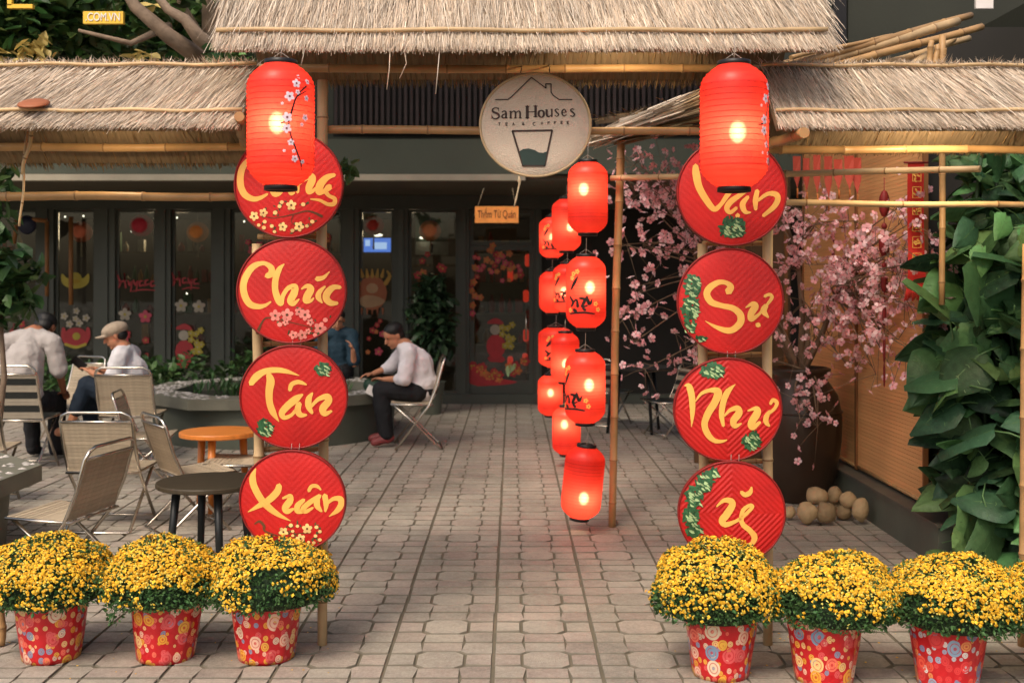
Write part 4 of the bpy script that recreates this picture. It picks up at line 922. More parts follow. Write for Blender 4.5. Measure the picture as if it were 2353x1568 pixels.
# ============================================================ lanterns
def lant_profile(R, H, ribs):
    pr = []; n = ribs*2
    for i in range(n+1):
        s = -1+2*i/n; e = abs(s); r = R*(1-max(0, (e-.62)/.38)**2.2*.50)
        r -= R*.030*(i % 2); pr.append((r, s*H/2))
    return pr
def lant_r(R, H, z):
    e = abs(z)/(H/2); return R*(1-max(0, (min(e, 1)-.55)/.45)**2.3*.52)
LANTGROUP = 'lit red paper lanterns'
def lantern(px, pyt, pyb, Y, lab, tilt=0, paint=None, bx=0, bz=0, E=5.0, tail=None, rotz=0, wpx=None):
    k = Y/FOC; H = (pyb-pyt)*k; R = (wpx*k/2) if wpx else .128
    cen = P(px, (pyt+pyb)/2, Y); t = thing('lantern', cen, label=lab, cat='lantern', group=LANTGROUP); t.rotation_euler = (0, tilt, 0)
    m = MB(); m.lathe(lant_profile(R, H, 30), 40); m.obj('paper_shade', M_paper, t)
    m = MB()
    for i in range(21):
        z = (-.94+1.88*i/20)*H/2; rr_ = lant_r(R, H, z)+.0004
        m.tube([(rr_*math.cos(2*PI*q/28), rr_*math.sin(2*PI*q/28), z) for q in range(28)], .0011*R/.128, 3, closed=True)
    m.obj('hoops', M_hoop, t)
    for s, nm in ((1, 'top_cap'), (-1, 'bottom_cap')):
        m = MB(); z = s*H/2; pr = [(R*.30, z-s*.004), (R*.46, z-s*.004), (R*.49, z+s*.004), (R*.49, z+s*.018), (R*.44, z+s*.020), (R*.40, z+s*.010)]
        m.lathe(pr if s < 0 else pr, 24); m.obj(nm, M_black, t)
    m = MB(); bc = Vector((bx, -R*.52, bz)); m.ellip(bc, (.036, .036, .046), 18, 12); b = m.obj('bulb', M_bulb, t)
    m = MB(); m.tube([bc+Vector((0, 0, .04)), Vector((bx*.5, 0, H/2))], .003, 5); m.obj('bulb_wire', M_black, t)
    ld = bpy.data.lights.new('lantern_glow', 'POINT'); ld.energy = E*.58; ld.color = (1, .68, .45); ld.shadow_soft_size = .048
    lo = bpy.data.objects.new('lantern_glow', ld); C.objects.link(lo); lo.parent = t; lo.location = bc
    m = MB(); top = tail if tail else .12
    m.tube([(0, 0, H/2+.018), (.003, 0, H/2+top)], .0018, 4); m.tube([(-R*.44, 0, H/2+.01), (0, 0, H/2+.05), (R*.44, 0, H/2+.01)], .0015, 4); m.obj('hanging_wire', M_wire, t)
    # painting mapped on the shade: x = angle (deg, 0 faces the camera, + to the right), y = metres from the middle
    def fm(x, y, h):
        a = math.radians(x)-PI/2; r = lant_r(R, H, y)+.0012+h; return (r*math.cos(a), r*math.sin(a), y)
    if paint == 'branch' or paint == 'branch_r':
        o_ = 0 if paint == 'branch' else 24
        m = MB()
        for s_ in [[(58+o_, H*.30, 2.2), (38+o_, H*.20, 2.6), (25+o_, H*.02, 3.4), (12+o_*.8, H*-.02, 2)], [(25+o_, H*.02, 3), (26+o_, -H*.08, 2.4), (40+o_, -H*.26, 2.6), (52+o_, -H*.38, 1.5)], [(38+o_, H*.2, 2), (58+o_, H*.26, 1.2)]]:
            # widths in degrees; build by a local scale: x degrees vs metres
            sc = R*PI/180
            stroke(m, [(p[0]*sc, p[1], p[2]*sc) for p in s_], lambda x, y, h: fm(x/sc, y, h), 0, 6, h=.0006)
        m.obj('painted_branch', M_black, t)
        m = MB(); sc = R*PI/180
        for x, y, r in [(38, .31, .017), (26, .20, .019), (22, .03, .019), (21, -.06, .018), (28, -.17, .013), (35, -.30, .014), (55, .04, .014), (58, .20, .012), (48, -.02, .008), (14, .14, .006), (40, .24, .010), (50, -.32, .009), (17, -.24, .006), (44, .37, .008), (62, .34, .012), (33, -.24, .008)]:
            flower2d(m, (x+o_)*sc, y*H, r*R/.128, lambda a, b, h: fm(a/sc, b, h), .0008, 0, 1, rot=x)
        m.obj('painted_blossoms', [mat('pale pink paint', (.80, .66, .72), .5), M_maroon], t)
    elif paint:
        m = MB(); sc = R*PI/180; o_ = paint
        g_ = lambda x, y, h: fm(x/sc+o_, y, h)
        for s_ in [[(-12, .22, 2), (-20, .14, 5), (-30, .04, 3)], [(-34, -.06, 3), (-24, -.14, 4), (-30, -.20, 3), (-16, -.10, 3), (-12, -.20, 5)], [(-8, -.08, 3), (4, -.10, 5), (-2, -.20, 4), (10, -.18, 2)], [(8, -.06, 4), (14, -.16, 5), (20, -.10, 2)], [(-34, -.30, 2), (0, -.28, 3), (26, -.30, 2)], [(-22, -.24, 5), (-16, -.27, 5)], [(0, -.22, 4), (5, -.25, 4)]]:
            stroke(m, [(p[0]*sc*1.25, p[1]*H, p[2]*sc*1.9) for p in s_], g_, 0, 5, h=.0006)
        m.obj('painted_script', M_black, t)
        m = MB()
        for x, y in [(-24, .26), (-14, .29), (-28, .20), (30, -.16), (36, -.24), (-34, -.25)]: flower2d(m, x*sc*1.2, y*H, .016, g_, .0008, 0, 1)
        m.obj('painted_blossoms', [M_gold, M_maroon], t)
    return t
lantern(645, 150, 427, 4.32, 'large lit red lantern with painted blossoms hanging before the left tray column', paint='branch', bz=.0, E=6.5, wpx=155)
lantern(1686, 152, 430, 4.32, 'large lit red lantern with side blossoms hanging before the right tray column', paint='branch_r', bz=-.03, E=6.5, wpx=157)
lantern(1350, 374, 535, 7.1, 'topmost nearest red lantern of the hanging chain, under the round sign', bx=-.03, bz=.05, wpx=93)
lantern(1346, 590, 752, 7.1, 'second red lantern of the near chain, with black script', paint=-12, bx=.02, bz=.03, wpx=93)
lantern(1344, 808, 970, 7.1, 'third red lantern of the near chain, with small script at its left', paint=-38, bx=.02, bz=.02, wpx=94)
lantern(1339, 1026, 1188, 7.1, 'lowest red lantern hanging just above the pavement, tilted', tilt=.10, bx=.01, bz=-.09, wpx=93, E=4.5)
lantern(1301, 458, 576, 9.6, 'partly hidden red lantern of the middle chain behind the topmost one', bx=.03, bz=-.02, wpx=68)
lantern(1303, 607, 716, 9.6, 'middle chain red lantern squeezed behind the second near lantern', paint=-20, bx=-.03, bz=-.03, wpx=68)
lantern(1298, 765, 876, 9.6, 'middle chain red lantern mostly hidden, with a bright lower edge', bx=.0, bz=-.05, wpx=66)
lantern(1301, 935, 1042, 9.6, 'lowest red lantern of the middle chain, above the tilted one', bx=-.02, bz=.06, wpx=66)
lantern(1268, 500, 592, 11, 'top red lantern of the far chain with a dark script mark', paint=-2, bz=0, wpx=60)
lantern(1268, 624, 718, 11, 'second red lantern of the far chain, left of the others', bx=.05, wpx=60)
lantern(1277, 752, 843, 10.6, 'wide red lantern of the far chain covered in black script', paint=4, bx=.03, bz=-.05, wpx=82)
lantern(1264, 862, 953, 11, 'lowest red lantern of the far chain at the left', bx=.0, bz=.03, wpx=58)

# lantern reflections in the door glass, built as dim glowing shapes behind it
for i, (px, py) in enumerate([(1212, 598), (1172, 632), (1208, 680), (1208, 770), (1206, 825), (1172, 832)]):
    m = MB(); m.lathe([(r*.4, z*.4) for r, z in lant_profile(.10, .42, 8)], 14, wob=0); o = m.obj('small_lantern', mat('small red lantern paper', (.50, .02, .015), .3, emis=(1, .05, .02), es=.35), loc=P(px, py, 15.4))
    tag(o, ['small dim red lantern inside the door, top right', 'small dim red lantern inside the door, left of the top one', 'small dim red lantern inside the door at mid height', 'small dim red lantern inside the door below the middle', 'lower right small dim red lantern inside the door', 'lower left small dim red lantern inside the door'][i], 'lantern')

# ============================================================ potted chrysanthemums
def flower_mesh(n_fl, rad, seed, gap, flatside=None):
    rg = np.random.default_rng(seed); V = []; F = []; MI = []
    for i in range(n_fl):
        # direction on the mound
        u = rg.random(); a = rg.random()*2*PI; zz = 1-u*1.22
        zz = max(-.25, zz); s = math.sqrt(max(0, 1-zz*zz)); d = Vector((s*math.cos(a), s*math.sin(a), zz))
        dens = noise.noise(Vector((d.x*3+seed, d.y*3, d.z*3)))
        lim = .80 if zz > .40 else (.10+.62*max(0, (zz+.05)/.45))
        if gap and d.y < 0 and gap[0] < d.x < gap[1] and zz < gap[2]: lim *= .12
        if rg.random() > lim+dens*.5: continue
        r = 1+.035*dens+rg.normal(0, .022)
        lump = 1+.10*noise.noise(Vector((d.x*1.7+seed*3.1, d.y*1.7, d.z*1.7)))+.05*noise.noise(Vector((d.x*4+seed, d.y*4, 3))); r *= lump; q_ = s**-.16 if s > .05 else 1.4
        p = Vector((d.x*q_*rad[0]*r, d.y*q_*rad[1]*r, d.z*rad[2]*r))
        nrm = (Vector((d.x/rad[0], d.y/rad[1], d.z/rad[2])).normalized()+Vector(rg.normal(0, .35, 3))).normalized()
        o1 = nrm.orthogonal().normalized(); o2 = nrm.cross(o1); small = rg.random() < .32
        R = rg.uniform(.0032, .0050) if small else rg.uniform(.0055, .0100); b = len(V); V.append(p+nrm*R*.45); n = 9
        for k in range(n):
            aa = 2*PI*k/n+rg.random()*.3; rr_ = R*(1 if k % 2 else .72); V.append(p+(o1*math.cos(aa)+o2*math.sin(aa))*rr_+nrm*rg.normal(0, R*.12))
        for k in range(n): F.append((b, b+1+k, b+1+(k+1) % n)); MI.append(1 if small else 0)
    return V, F, MI
def leaf_cloud(n, rad, seed, ls=(.014, .028), zmin=-.55, shell=.12):
    rg = np.random.default_rng(seed); V = []; F = []
    for i in range(n):
        a = rg.random()*2*PI; zz = rg.uniform(zmin, 1); s = math.sqrt(max(0, 1-zz*zz)); d = Vector((s*math.cos(a), s*math.sin(a), zz)); r = (1-rg.random()*shell-.01)*(1+.10*noise.noise(Vector((d.x*1.7+(seed-50)*3.1, d.y*1.7, d.z*1.7)))+.05*noise.noise(Vector((d.x*4+seed-50, d.y*4, 3)))); q_ = s**-.16 if s > .05 else 1.4
        p = Vector((d.x*q_*rad[0]*r, d.y*q_*rad[1]*r, d.z*rad[2]*r)); l = rg.uniform(*ls); ax = (d+Vector(rg.normal(0, .7, 3))).normalized(); sd_ = ax.cross(Vector(rg.normal(0, 1, 3))).normalized(); up = ax.cross(sd_)
        b = len(V); V += [p, p+ax*l*.45+sd_*l*.28, p+ax*l, p+ax*l*.45-sd_*l*.28, p+ax*l*.5+up*l*.12]
        F += [(b, b+1, b+4), (b+1, b+2, b+4), (b+2, b+3, b+4), (b+3, b, b+4)]
    return V, F
def mum(px, pyrim, Y, wpx, hpx, lab, seed, gap=None, foil=None, dx=0, tilt=0, potw=166):
    k = Y/FOC; t = thing('potted_chrysanthemum', (x_at(px, Y), Y, 0), label=lab, cat='flower pot', group='potted yellow chrysanthemums in a row'); random.seed(seed)
    H = .272; R1 = potw*k/2; R0 = R1*.76; m = MB(); n = 56; prof = []
    rows = 12; V = []; UV = []
    for j in range(rows+1):
        f = j/rows; r = R0+(R1-R0)*f+(.012*max(0, f-.9)*8)
        for i in range(n):
            a = 2*PI*i/n; rr_ = r*(1+.020*math.sin(a*7+seed+f*2)*(.3+f)+.012*math.sin(a*13-f*5+seed)); z = H*f+(.014*math.sin(a*4+seed)+.01*math.sin(a*9))*max(0, f-.7)*3
            V.append((rr_*math.cos(a), rr_*math.sin(a), max(z, .001)))
    F = [(j*n+i, j*n+(i+1) % n, (j+1)*n+(i+1) % n, (j+1)*n+i) for j in range(rows) for i in range(n)]+[tuple(range(n))[::-1]]
    me = bpy.data.meshes.new('foil_pot'); me.from_pydata(V, [], F); me.materials.append(foil or M_foil)
    uv = me.uv_layers.new(name='UVMap')
    for p in me.polygons:
        p.use_smooth = True
        for li in p.loop_indices:
            vi = me.loops[li].vertex_index; i, j = vi % n, vi//n; u = i/n
            if i == 0 and p.vertices[0] % n == n-1: u = 1.0
            uv.data[li].uv = (u*1.0, j/rows*.28)
    link('foil_pot', me, t); m = MB(); m.lathe([(.0, H*.9), (R1*.96, H*.9)], 24); m.obj('soil', M_soil, t)
    rad = (wpx*k/2*1.03, wpx*k/2*.98, hpx*k*.84); cz = H+hpx*k*.20
    e = thing('tmp'); bpy.data.objects.remove(e)
    off = (dx*k, 0, cz)
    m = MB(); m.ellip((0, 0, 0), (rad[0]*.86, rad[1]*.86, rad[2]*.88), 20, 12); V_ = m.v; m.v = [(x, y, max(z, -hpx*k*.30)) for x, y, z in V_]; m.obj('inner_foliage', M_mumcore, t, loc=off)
    V, F = leaf_cloud(4200, rad, seed+50, zmin=-.34); m = MB(); m.add(V, F); tag(m.obj('leaves', M_mumleaf, t, loc=off), kind='stuff')
    V, F, MI = flower_mesh(8200, (rad[0]*1.0, rad[1]*1.0, rad[2]*1.01), seed, gap); m = MB(); m.add(V, F); m.mi = MI; tag(m.obj('blossoms', [M_mum, M_mumb], t, loc=off), kind='stuff')
    t.rotation_euler = (0, tilt, random.uniform(-.2, .2)*0)
    return t
mum(118, 1400, 4.76, 285, 118, 'leftmost yellow chrysanthemum cut by the left edge, in red foil', 11, dx=-6)
mum(380, 1405, 4.76, 268, 114, 'second yellow chrysanthemum from the left, in red foil', 12, gap=(-.1, .9, .25), dx=-8, tilt=.03)
mum(612, 1405, 4.76, 285, 120, 'third yellow chrysanthemum from the left, with a bare green front', 13, gap=(-.15, .6, .62), dx=14)
mum(1655, 1425, 4.56, 280, 140, 'yellow chrysanthemum right of the open path, beneath the ý tray', 14, dx=-10, potw=170)
mum(1892, 1435, 4.50, 280, 124, 'second yellow chrysanthemum from the right with mostly closed buds', 15, gap=(-.9, -.1, .35), dx=25, potw=172)
mum(2176, 1445, 4.44, 310, 128, 'large yellow chrysanthemum in red foil with blue shapes', 16, gap=(-.9, -.35, .4), foil=M_foil2, dx=22, potw=176)
mum(2450, 1440, 4.45, 270, 124, 'yellow chrysanthemum cut off by the right edge', 17, foil=M_foil2, potw=172)
t = thing('marigold_sprig', (x_at(268, 4.6), 4.6, 0), label='wilted yellow sprig drooping between the first two pots', cat='flower'); m = MB()
V, F = leaf_cloud(60, (.03, .03, .05), 5); m.add(V, F, 0); m.obj('leaves', M_mumleaf, t, loc=(0, -.02, .235))
V, F, MI = flower_mesh(16, (.032, .032, .05), 6, None); m = MB(); m.add(V, F); m.mi = MI; m.obj('blossoms', [M_mum, M_mumb], t, loc=(0, -.02, .235))
m = MB(); m.tube([(.03, 0, .30), (0, -.02, .25), (-.01, -.02, .20)], .003, 5); m.obj('stem', M_mumleaf, t)

random.seed(91); m = MB()
for i in range(110):
    px = random.choice([random.uniform(20, 800), random.uniform(1480, 2330)]); Y = random.uniform(4.2, 5.6); x = x_at(px, Y); a = random.uniform(0, 6); q = random.uniform(.003, .007)
    m.add([(x+q*math.cos(a+j*PI/2.5)*(1 if j % 2 else .7), Y+q*math.sin(a+j*PI/2.5), .0035+.002*(j % 2)) for j in range(5)], [(0, 1, 2, 3, 4)])
tag(m.obj('fallen_petals', M_mum), 'scattered yellow petals fallen on the paving around the pots', 'petals', kind='stuff')
# ============================================================ furniture
def chair_proto(name, weave, lab, cat='chair', n_back=13, stripe=None):
    """folding tube chair; faces +Y"""
    t = thing(name, (0, 0, 0), label=lab, cat=cat, group='steel tube folding chairs'); w = .225; r = .011
    def U(pts, rr=r): m = MB(); m.tube(spline([Vector(p).to_tuple() for p in pts], 4), rr, 8); return m
    # back frame: inverted U down to the front feet
    m = MB(); pts = [(-w, .20, .008), (-w, -.10, .42), (-w, -.17, .60), (-w, -.22, .80), (-w+.015, -.235, .845), (-w+.06, -.242, .868), (w-.06, -.242, .868), (w-.015, -.235, .845), (w, -.22, .80), (w, -.17, .60), (w, -.10, .42), (w, .20, .008)]
    m.tube(pts, r, 8); m.obj('back_frame', M_chrome, t)
    m = MB(); m.tube([(-w, -.226, .80), (w, -.226, .80)], .010, 8); m.obj('top_rail', M_chrome, t)
    m = MB(); w2 = w-.024; m.tube([(-w2, .22, .43), (-w2, .02, .24), (-w2, -.20, .012), (-w2+.01, -.215, .010), (w2-.01, -.215, .010), (w2, -.20, .012), (w2, .02, .24), (w2, .22, .43)], r, 8); m.obj('rear_legs', M_chrome, t)
    m = MB(); m.tube([(-w, .17, .05), (w, .17, .05)], .009, 8); m.obj('stretcher', M_chrome, t)
    m = MB(); m.tube([(-w, .235, .435), (w, .235, .435), (w, -.13, .42), (-w, -.13, .42)], .010, 8, closed=True); m.obj('seat_frame', M_chrome, t)
    bs = MB().box((0, 0, 0), (2*w-.006, .006, .36/n_back-.0012)).mesh('strap', weave)
    for i in range(n_back):
        f = (i+.5)/n_back; z = .435+f*.36; y = -.105-(.115)*((z-.42)/.38)-.004
        o = link('strap', bs if not (stripe and i % 4 < 2) else MB().box((0, 0, 0), (2*w-.006, .006, .36/n_back-.0012)).mesh('strap', stripe), t, loc=(0, y, z), rot=(math.radians(16), 0, 0))
    ss = MB().box((0, 0, 0), (2*w-.006, .0285, .006)).mesh('seat_strap', weave)
    for i in range(12): link('seat_strap', ss, t, loc=(0, -.105+i*.0295, .436-.012*math.sin(PI*(i+.5)/12)+i*.0008))
    return t
BRN = MB().box((0, 0, 0), (.444, .006, .36/13-.0012)).mesh('strap', M_weaved)
ch0 = chair_proto('folding_chair', M_weave, 'beige steel chair turned away, nearest the left flower pots, back to the camera')
chd = chair_proto('folding_chair', M_stripeb, 'dark strapped chair with pale stripes under the man in grey', stripe=M_whst)
bpy.context.view_layer.update(); scan(ch0); scan(chd)
def place(o, px, Y, rz, lab=None, s=1.0, sz=.87, pY=None):
    o.location = (x_at(px, pY or Y), Y, 0); o.rotation_euler = (0, 0, rz); o.scale = (s, s, s*sz)
    if lab: o['label'] = lab
    return o
place(ch0, 222, 7.3, -.03, 'beige steel folding chair with its back to the camera, behind the first two pots', 1.03, pY=7.06)
place(copy_tree(ch0), 166, 5.95, PI/2-.2, 'nearest beige chair facing left with its seat over the left flower pot')
br4 = place(copy_tree(ch0), 432, 7.25, -PI/2+.62, 'brown strapped chair turned right toward the orange table')
for o in C.objects:
    if o.parent == br4 and 'strap' in o.name and 'seat' not in o.name: o.data = BRN
place(copy_tree(ch0), 280, 9.95, .03, 'beige chair directly in front of the man in the cap', 1.08, .92, pY=9.7)
place(copy_tree(ch0), 335, 9.1, -PI/2+.15, 'beige chair with its seat facing right beside the big planter', .95)
place(copy_tree(ch0), 560, 7.7, PI/2+.1, 'beige chair mostly hidden behind the Tân tray')
place(copy_tree(ch0), 958, 10.85, PI/2+.12, 'beige folding chair under the man in the white shirt', 1.08, .95)
place(copy_tree(ch0), -52, 8.0, .1, 'beige chair cut by the left edge behind the near planter', 1.0, .95)
place(copy_tree(ch0), 160, 10.9, 2.6, 'empty chair between the two seated men', 1.05, .95)
place(chd, 46, 9.5, .0, None, 1.08, .97)
def round_table(name, px, Y, h, R, top, leg, nl, lab, lr=.02, spread=.9, wood=.03):
    t = thing(name, (x_at(px, Y), Y, 0), label=lab, cat='table'); m = MB(); m.lathe([(0, h-wood), (R*.97, h-wood), (R, h-wood+.006), (R, h-.006), (R*.985, h), (0, h)], 40, smooth=False); m.obj('tabletop', top, t)
    for i in range(nl):
        a = 2*PI*i/nl+.5; m = MB(); m.tube([(R*.62*math.cos(a), R*.62*math.sin(a), h-wood), (R*spread*math.cos(a), R*spread*math.sin(a), 0)], [lr*1.1, lr*.8], 8); m.obj('leg', leg, t)
    return t
round_table('wooden_table', 503, 7.9, .55, .275, M_orange, M_orange, 3, 'round orange wooden table beside the Tân tray', .026, .72, .035)
round_table('black_table', 482, 6.05, .525, .285, M_dtable, M_blacklegs, 4, 'round dark table with thick black legs left of the Xuân tray', .022, .80, .028)
t = round_table('dark_table', 1455, 12.0, .70, .42, M_dark, M_blacklegs, 4, 'dark garden table beneath the peach blossoms', .02, .8)
place(copy_tree(chd), 1540, 11.6, 1.9, 'dark chair beside the table beneath the blossoms')
place(copy_tree(chd), 1390, 12.6, -.6, 'dark chair behind the upright bamboo pole')

# planters
def planter(cx_, cy_, R, H, lab, seed, plants):
    t = thing('pond_planter', (cx_, cy_, 0), label=lab, cat='planter'); random.seed(seed); n = 8; ri = R*.72
    def ring(r, z, off=PI/8): return [(r*math.cos(off+2*PI*i/n), r*math.sin(off+2*PI*i/n), z) for i in range(n)]
    m = MB(); V = ring(R, H-.10)+ring(R, H)+ring(ri, H)+ring(ri, H-.16)+ring(R*.93, H-.10); F = []
    for j in range(3):
        for i in range(n): F.append((j*n+i, j*n+(i+1) % n, (j+1)*n+(i+1) % n, (j+1)*n+i))
    for i in range(n): F.append((i, 4*n+i, 4*n+(i+1) % n, (i+1) % n))
    m.add(V, F); m.obj('rim', M_rimconc, t)
    m = MB(); m.lathe([(R*.86, 0), (R*.88, H-.10)], 48); m.obj('basin', M_conc, t)
    m = MB(); m.lathe([(0, H-.09), (ri*.99, H-.09)], 24); m.obj('water', M_water, t)
    m = MB()
    for i in range(520):
        a = random.uniform(0, 2*PI); q = PI/n; aa = (a-PI/8) % (2*q)-q; ap = math.cos(q)/math.cos(aa); r = random.uniform(ri*1.03, R*.975)*1.0
        r = (ri*ap)*1.03+(R*ap*.975-ri*ap*1.03)*random.random(); s = random.uniform(.014, .032)
        k = 6; ph = random.random()*6; c_ = Vector((r*math.cos(a), r*math.sin(a), H)); asp = random.uniform(.6, 1)
        V = [c_+Vector((0, 0, .012))]+[c_+Vector((s*math.cos(ph+2*PI*j/k), s*asp*math.sin(ph+2*PI*j/k), .002)) for j in range(k)]
        m.add(V, [(0, j+1, (j+1) % k+1) for j in range(k)], 0, False)
    tag(m.obj('pebbles', M_pebble, t), kind='stuff')
    if plants:
        m = MB()
        for i in range(plants):
            a = random.uniform(0, 2*PI); r = ri*.85*math.sqrt(random.random()); p = Vector((r*math.cos(a), r*math.sin(a), H-.09)); h = random.uniform(.05, .2)
            for j in range(5):
                b = random.uniform(0, 6); d = Vector((math.cos(b)*.6, math.sin(b)*.6, 1)); q = p+d*h; w = Vector((-math.sin(b), math.cos(b), 0))*.014; mid = p+d*h*.6+Vector((0, 0, .01)); m.add([p, mid-w, q, mid+w], [(0, 1, 2, 3)])
        tag(m.obj('pond_plants', M_leafs, t), kind='stuff')
planter(-2.53, 11.9, 1.45, .49, 'large octagonal concrete pond planter with pebbled rim, where the man in the white shirt sits', 1, 90)
planter(-4.22, 6.25, 1.45, .49, 'near octagonal planter corner with pebbled top at the left edge', 2, 0)
# foliage masses
def leafmass(name, pts, n, ls, m_, lab, cat, seed, kind=None, parent=None, droop=.3):
    rg = np.random.default_rng(seed); V = []; F = []; tot = sum(p[4] for p in pts)
    for (c_, rx_, ry_, rz_, wgt) in pts:
        for i in range(int(n*wgt/tot)):
            q = rg.normal(0, 1, 3); q = q/np.linalg.norm(q)*rg.random()**.4; p = Vector(c_)+Vector((q[0]*rx_, q[1]*ry_, q[2]*rz_)); l = rg.uniform(*ls)
            ax = Vector((rg.normal(0, 1), rg.normal(-.4, .8), rg.normal(-droop, .6))).normalized(); sd_ = ax.cross(Vector((rg.normal(0, .5), rg.normal(0, .5), 1))).normalized(); up = sd_.cross(ax)
            b = len(V); V += [p, p+ax*l*.35+sd_*l*.27+up*l*.05, p+ax*l*.75+sd_*l*.18+up*l*.03, p+ax*l-up*l*.05, p+ax*l*.75-sd_*l*.18+up*l*.03, p+ax*l*.35-sd_*l*.27+up*l*.05, p+ax*l*.5-up*l*.04]
            F += [(b, b+1, b+6), (b+1, b+2, b+6), (b+2, b+3, b+6), (b+3, b+4, b+6), (b+4, b+5, b+6), (b+5, b, b+6)]
    m = MB(); m.add(V, F); o = m.obj(name, m_, parent)
    if kind: o['kind'] = kind
    if lab: tag(o, lab, cat)
    return o
# hedge of small plants behind the big planter
leafmass('ground_plants', [((x, 13.6+.3*math.sin(x*5), .5+.1*math.sin(x*9)), .3, .3, .22, 1) for x in np.linspace(-6.2, -2.6, 12)], 1500, (.07, .15), M_leafs, 'low green planting along the foot of the glazed front', 'plants', 3, 'stuff')
# bush in front of window by the door
t = thing('potted_bush', (x_at(990, 13.6), 13.6, 0), label='bushy dark green potted shrub beside the cafe door', cat='shrub')
cB = P(990, 740, 13.6)
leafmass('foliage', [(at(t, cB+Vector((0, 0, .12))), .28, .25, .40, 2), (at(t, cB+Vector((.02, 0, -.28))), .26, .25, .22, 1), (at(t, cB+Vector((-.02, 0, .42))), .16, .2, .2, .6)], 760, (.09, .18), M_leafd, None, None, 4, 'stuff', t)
m = MB(); m.tube([(0, 0, .4), (.02, 0, 1.3)], [.03, .015], 7); m.tube([(0, 0, .5), (-.12, 0, 1.0)], .015, 6); m.obj('trunk', M_bark, t)
m = MB(); m.lathe([(.12, 0), (.17, .38), (.19, .40), (.16, .40), (.15, .36), (0, .36)], 20); m.obj('pot', M_conc, t)
# left-edge plant
t = thing('broadleaf_plant', (x_at(10, 8.4), 8.4, 0), label='broad-leaved green plant behind the man in grey at the left edge', cat='plant')
leafmass('foliage', [(at(t, P(15, 640, 8.4)), .30, .2, .25, 2), (at(t, P(0, 700, 8.4)), .25, .2, .18, 1), (at(t, P(-5, 500, 8.2)), .12, .2, .28, .6), (at(t, P(10, 410, 8.0)), .12, .12, .2, .3)], 330, (.10, .20), M_leafs, None, None, 6, 'stuff', t)
m = MB(); m.tube([(-.1, 0, 0), (0, 0, .9), (-.05, 0, 1.6), (-.02, -.2, 2.3)], [.03, .022, .015, .008], 7); m.obj('stem', M_bark, t)

# big leaf mesh
def bigleaf(seed):
    random.seed(seed); m = MB(); L = 1.0; out = [(0, 0), (-.10, .10), (.0, .30), (.22, .42), (.50, .38), (.78, .20), (1.0, 0)]; rows = []
    V = []; 
    for (x, w) in [(-.08, .20), (.05, .36), (.25, .44), (.5, .38), (.75, .22), (1.02, 0)]:
        dz = -.22*(max(0, x)**2); V += [(x, w, dz-.05+.03*math.sin(x*20+seed)), (x, w*.5, dz+.06), (x if x > 0 else 0, 0, dz), (x, -w*.5, dz+.06), (x, -w, dz-.05-.03*math.sin(x*17+seed))]
    F = []
    for j in range(5):
        for i in range(4): F.append((j*5+i, j*5+i+1, (j+1)*5+i+1, (j+1)*5+i))
    m.add(V, F, 0, True)
    for (x0, w0, x1, w1) in [(-.06, .014, 1.0, .004)]:
        m.add([(0, w0, .012), (0, -w0, .012), (.5, -.008, -.045), (.5, .008, -.045), (x1, w1, -.215), (x1, -w1, -.215)], [(0, 1, 2, 3), (3, 2, 5, 4)], 1)
    for sx in (-1, 1):
        for xx, ww in ((.02, .30), (.25, .36), (.5, .27)): m.add([(xx, 0, .010-.22*xx*xx), (xx+.015, 0, .010-.22*xx*xx), (xx+.16, sx*ww, -.22*(xx+.16)**2+.015), (xx+.15, sx*ww, -.22*(xx+.16)**2+.015)], [(0, 1, 2, 3)], 1)
    m.tube([(0, 0, 0), (-.25, .03, -.10), (-.5, 0, -.35)], .016, 4, 1)
    return m
leafmeshes = [bigleaf(s).mesh('leaf', [M_leafb, M_vein]) for s in range(4)]
t = thing('climbing_plant', (2.75, 6.1, 0), label='large glossy-leaved climbing plant covering the right side wall', cat='plant')
random.seed(21); cnt = 0
def leftlim(z):   # left outline of the plant
    py = HY-(z-CH)/6.0*FOC
    pts = [(350, 2300), (480, 2260), (560, 2215), (640, 2190), (780, 2160), (870, 2185), (960, 2180), (1080, 2190), (1150, 2215), (1280, 2190)]
    for (a, xa_), (b, xb_) in zip(pts[:-1], pts[1:]):
        if a <= py <= b: return xa_+(xb_-xa_)*(py-a)/(b-a)
    return 2185
while cnt < 290:
    z = random.uniform(.02, 2.35); xl = x_at(leftlim(z), 6.0); x = random.uniform(xl, 3.1); y = 6.05+(x-xl)*-.35+random.uniform(-.18, .35)
    if x < xl+.06 and random.random() < .3: continue
    s = random.choice([random.uniform(.12, .20), random.uniform(.18, .28), random.uniform(.26, .38)])*(1 if z < 1.9 else .8)
    yaw = random.gauss(PI+.55, .95); pitch = random.gauss(.30, .50); roll = random.gauss(-.70, .65)
    o = link('leaf', leafmeshes[cnt % 4], t, loc=(x-2.75, y-6.1, z), scale=(s, s*random.uniform(.9, 1.15), s)); o.rotation_euler = (roll, pitch, yaw); cnt += 1
for i in range(5):
    m = MB(); x = 2.60+i*.10; m.tube([(x-2.75, .1, 0), (x-2.72, .06, .8), (x-2.80, .1, 1.6), (x-2.74, .08, 2.3)], .012, 6); m.obj('stem', M_leafd, t)
leafmass('small_foliage', [((.1, .25, 1.2), .45, .15, 1.25, 1)], 1900, (.09, .2), M_leafs, None, None, 8, 'stuff', t)

